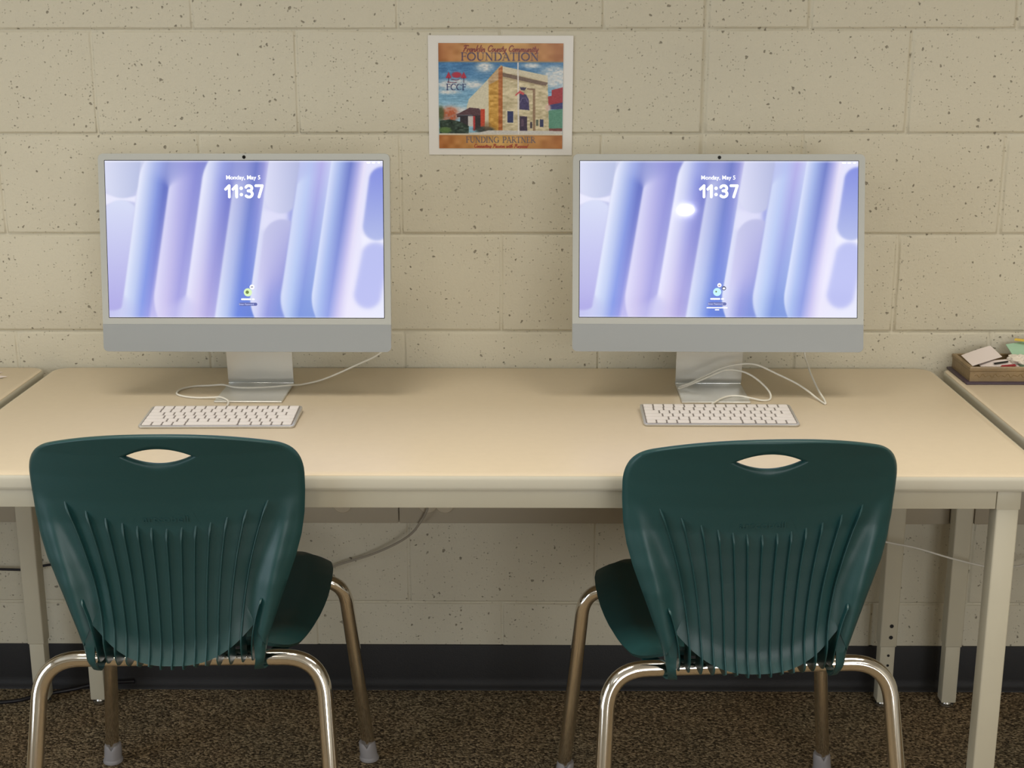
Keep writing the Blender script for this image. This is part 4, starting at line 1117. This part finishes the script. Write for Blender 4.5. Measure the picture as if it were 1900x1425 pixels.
    for i in range(nu-1):
        bm.faces.new((G[0][i], Gb[0][i], Gb[0][i+1], G[0][i+1])); bm.faces.new((G[-1][i], G[-1][i+1], Gb[-1][i+1], Gb[-1][i]))
    seat = bpy.data.meshes.new('seat'); bmesh.ops.recalc_face_normals(bm, faces=bm.faces[:]); bm.to_mesh(seat); bm.free()
    # tube frame
    def rounded(pts, r, n=10):
        P = [Vector(p) for p in pts]; out = [P[0]]
        for a, b2, c in zip(P[:-2], P[1:-1], P[2:]):
            d1 = (a-b2).normalized(); d2 = (c-b2).normalized(); s0 = b2+d1*r; s1 = b2+d2*r
            for k in range(n+1):
                t = k/n; out.append(s0*(1-t)**2+b2*2*t*(1-t)+s1*t*t)
        out.append(P[-1]); return out
    TR = .0132
    legs = []; caps = []; bars = []
    for sg in (-1, 1):
        # rear: bar half -> bend -> leg
        path = rounded([(sg*.10, -.436, .4345), (sg*.2275, -.438, .4345), (sg*.256, -.540, .022)], .064, 12)
        legs.append(tube_bm(path, TR, 24)); caps.append(((sg*.256, -.5457, 0), (sg*.0285, -.102, -.4125)))
        path = rounded([(sg*.10, -.062, .4080), (sg*.222, -.050, .4080), (sg*.257, -foot_back, .022)], .050, 12)
        legs.append(tube_bm(path, TR, 24)); caps.append(((sg*.257, -foot_back, 0), (sg*.035, .05-foot_back, -.386)))
    legs_me = []
    for bm in legs:
        me = bpy.data.meshes.new('leg'); bmesh.ops.recalc_face_normals(bm, faces=bm.faces[:]); bm.to_mesh(me); bm.free(); legs_me.append(me)
    for y, z in ((-.436, .4345), (-.062, .4080)):
        bm = tube_bm([(-.101, y, z), (0, y, z), (.101, y, z)], TR, 24); me = bpy.data.meshes.new('crossbar'); bmesh.ops.recalc_face_normals(bm, faces=bm.faces[:]); bm.to_mesh(me); bm.free(); bars.append(me)
    for x in (-.105, .105):
        bm = tube_bm([(x, -.436, .4330), (x, -.062, .4080)], .0100, 16); me = bpy.data.meshes.new('side_rail'); bmesh.ops.recalc_face_normals(bm, faces=bm.faces[:]); bm.to_mesh(me); bm.free(); bars.append(me)
    cap_me = []
    for (cx, cy, cz), ax in caps:
        ax = -Vector(ax).normalized()
        prof = [(.0165, .0), (.0192, .0012), (.0196, .004), (.0190, .0075), (.0172, .0095), (.0170, .030), (.0164, .040), (.0152, .0425), (.0138, .0425)]
        bm = lathe_bm(prof, 32)
        for v in bm.verts:
            if v.co.z > .038:
                a = math.atan2(v.co.y, v.co.x); dd = abs((a+PI/2+PI) % (2*PI)-PI)
                v.co.z -= .010*max(0, 1-dd/.42)
            k = max(0, v.co.z)/ .0425
            v.co.x += cx+ax.x/ax.z*v.co.z; v.co.y += cy+ax.y/ax.z*v.co.z
        me = bpy.data.meshes.new('foot_cap'); bmesh.ops.recalc_face_normals(bm, faces=bm.faces[:]); bm.to_mesh(me); bm.free(); cap_me.append(me)
    for me in [back, seat]+ribs+legs_me+bars+cap_me:
        me.polygons.foreach_set('use_smooth', [True]*len(me.polygons)); me.set_sharp_from_angle(angle=math.radians(42))
    for me in [back, seat]+ribs: me.materials.append(M['green'])
    for me in legs_me+bars: me.materials.append(M['chrome'])
    for me in cap_me: me.materials.append(M['greylens'])
    return back, seat, ribs, legs_me, bars, cap_me
CH = make_chair_meshes(); CH_R = make_chair_meshes(.032)
def place(name, me, parent):
    o = bpy.data.objects.new(name, me); COL.objects.link(o); o.parent = parent; return o
def make_chair(loc, rz, label, meshes):
    back, seat, ribs, legs, bars, caps = meshes
    t = thing('school_chair', label, 'chair', loc, rz, 'dark green school chairs facing the table')
    b = place('backrest', back, t)
    for r in ribs: place('rib', r, b)
    lg = text_obj('embossed_lettering', 'artcobell', .0150, M['green'], b, (0, back_y(0, .690)-.0001, .6905), extrude=.0007, rot=(PI/2+.10, 0, 0), sx=1.36)
    place('seat', seat, t)
    for l, c in zip(legs, caps):
        o = place('leg', l, t); place('foot_cap', c, o)
    place('crossbar', bars[0], t); place('crossbar', bars[1], t); place('side_rail', bars[2], t); place('side_rail', bars[3], t)
    return t
make_chair((-.7228, -.3200, 0), .0272, 'dark green plastic chair with chrome legs before the left computer', CH)
make_chair((.1766, -.3420, 0), .070, 'dark green plastic chair with chrome legs before the right computer', CH_R)

# recessed lamp far behind the camera, seen only as the glint on the right screen
l = bpy.data.lights.new('spot_bulb', 'AREA'); l.shape = 'DISK'; l.size = .07; l.energy = 3; l.color = (1, 1, .97)
o = bpy.data.objects.new('recessed_lamp_light', l); COL.objects.link(o); o.location = (.63, -5.05, CEIL-.012)
t = thing('recessed_ceiling_lamp', 'round recessed ceiling lamp behind the viewer', 'lamp', (.63, -5.05, CEIL))
link('trim_ring', lathe_bm([(.085, -.001), (.085, -.006), (.060, -.009), (.058, -.001)], 32), M['lightframe'], t)
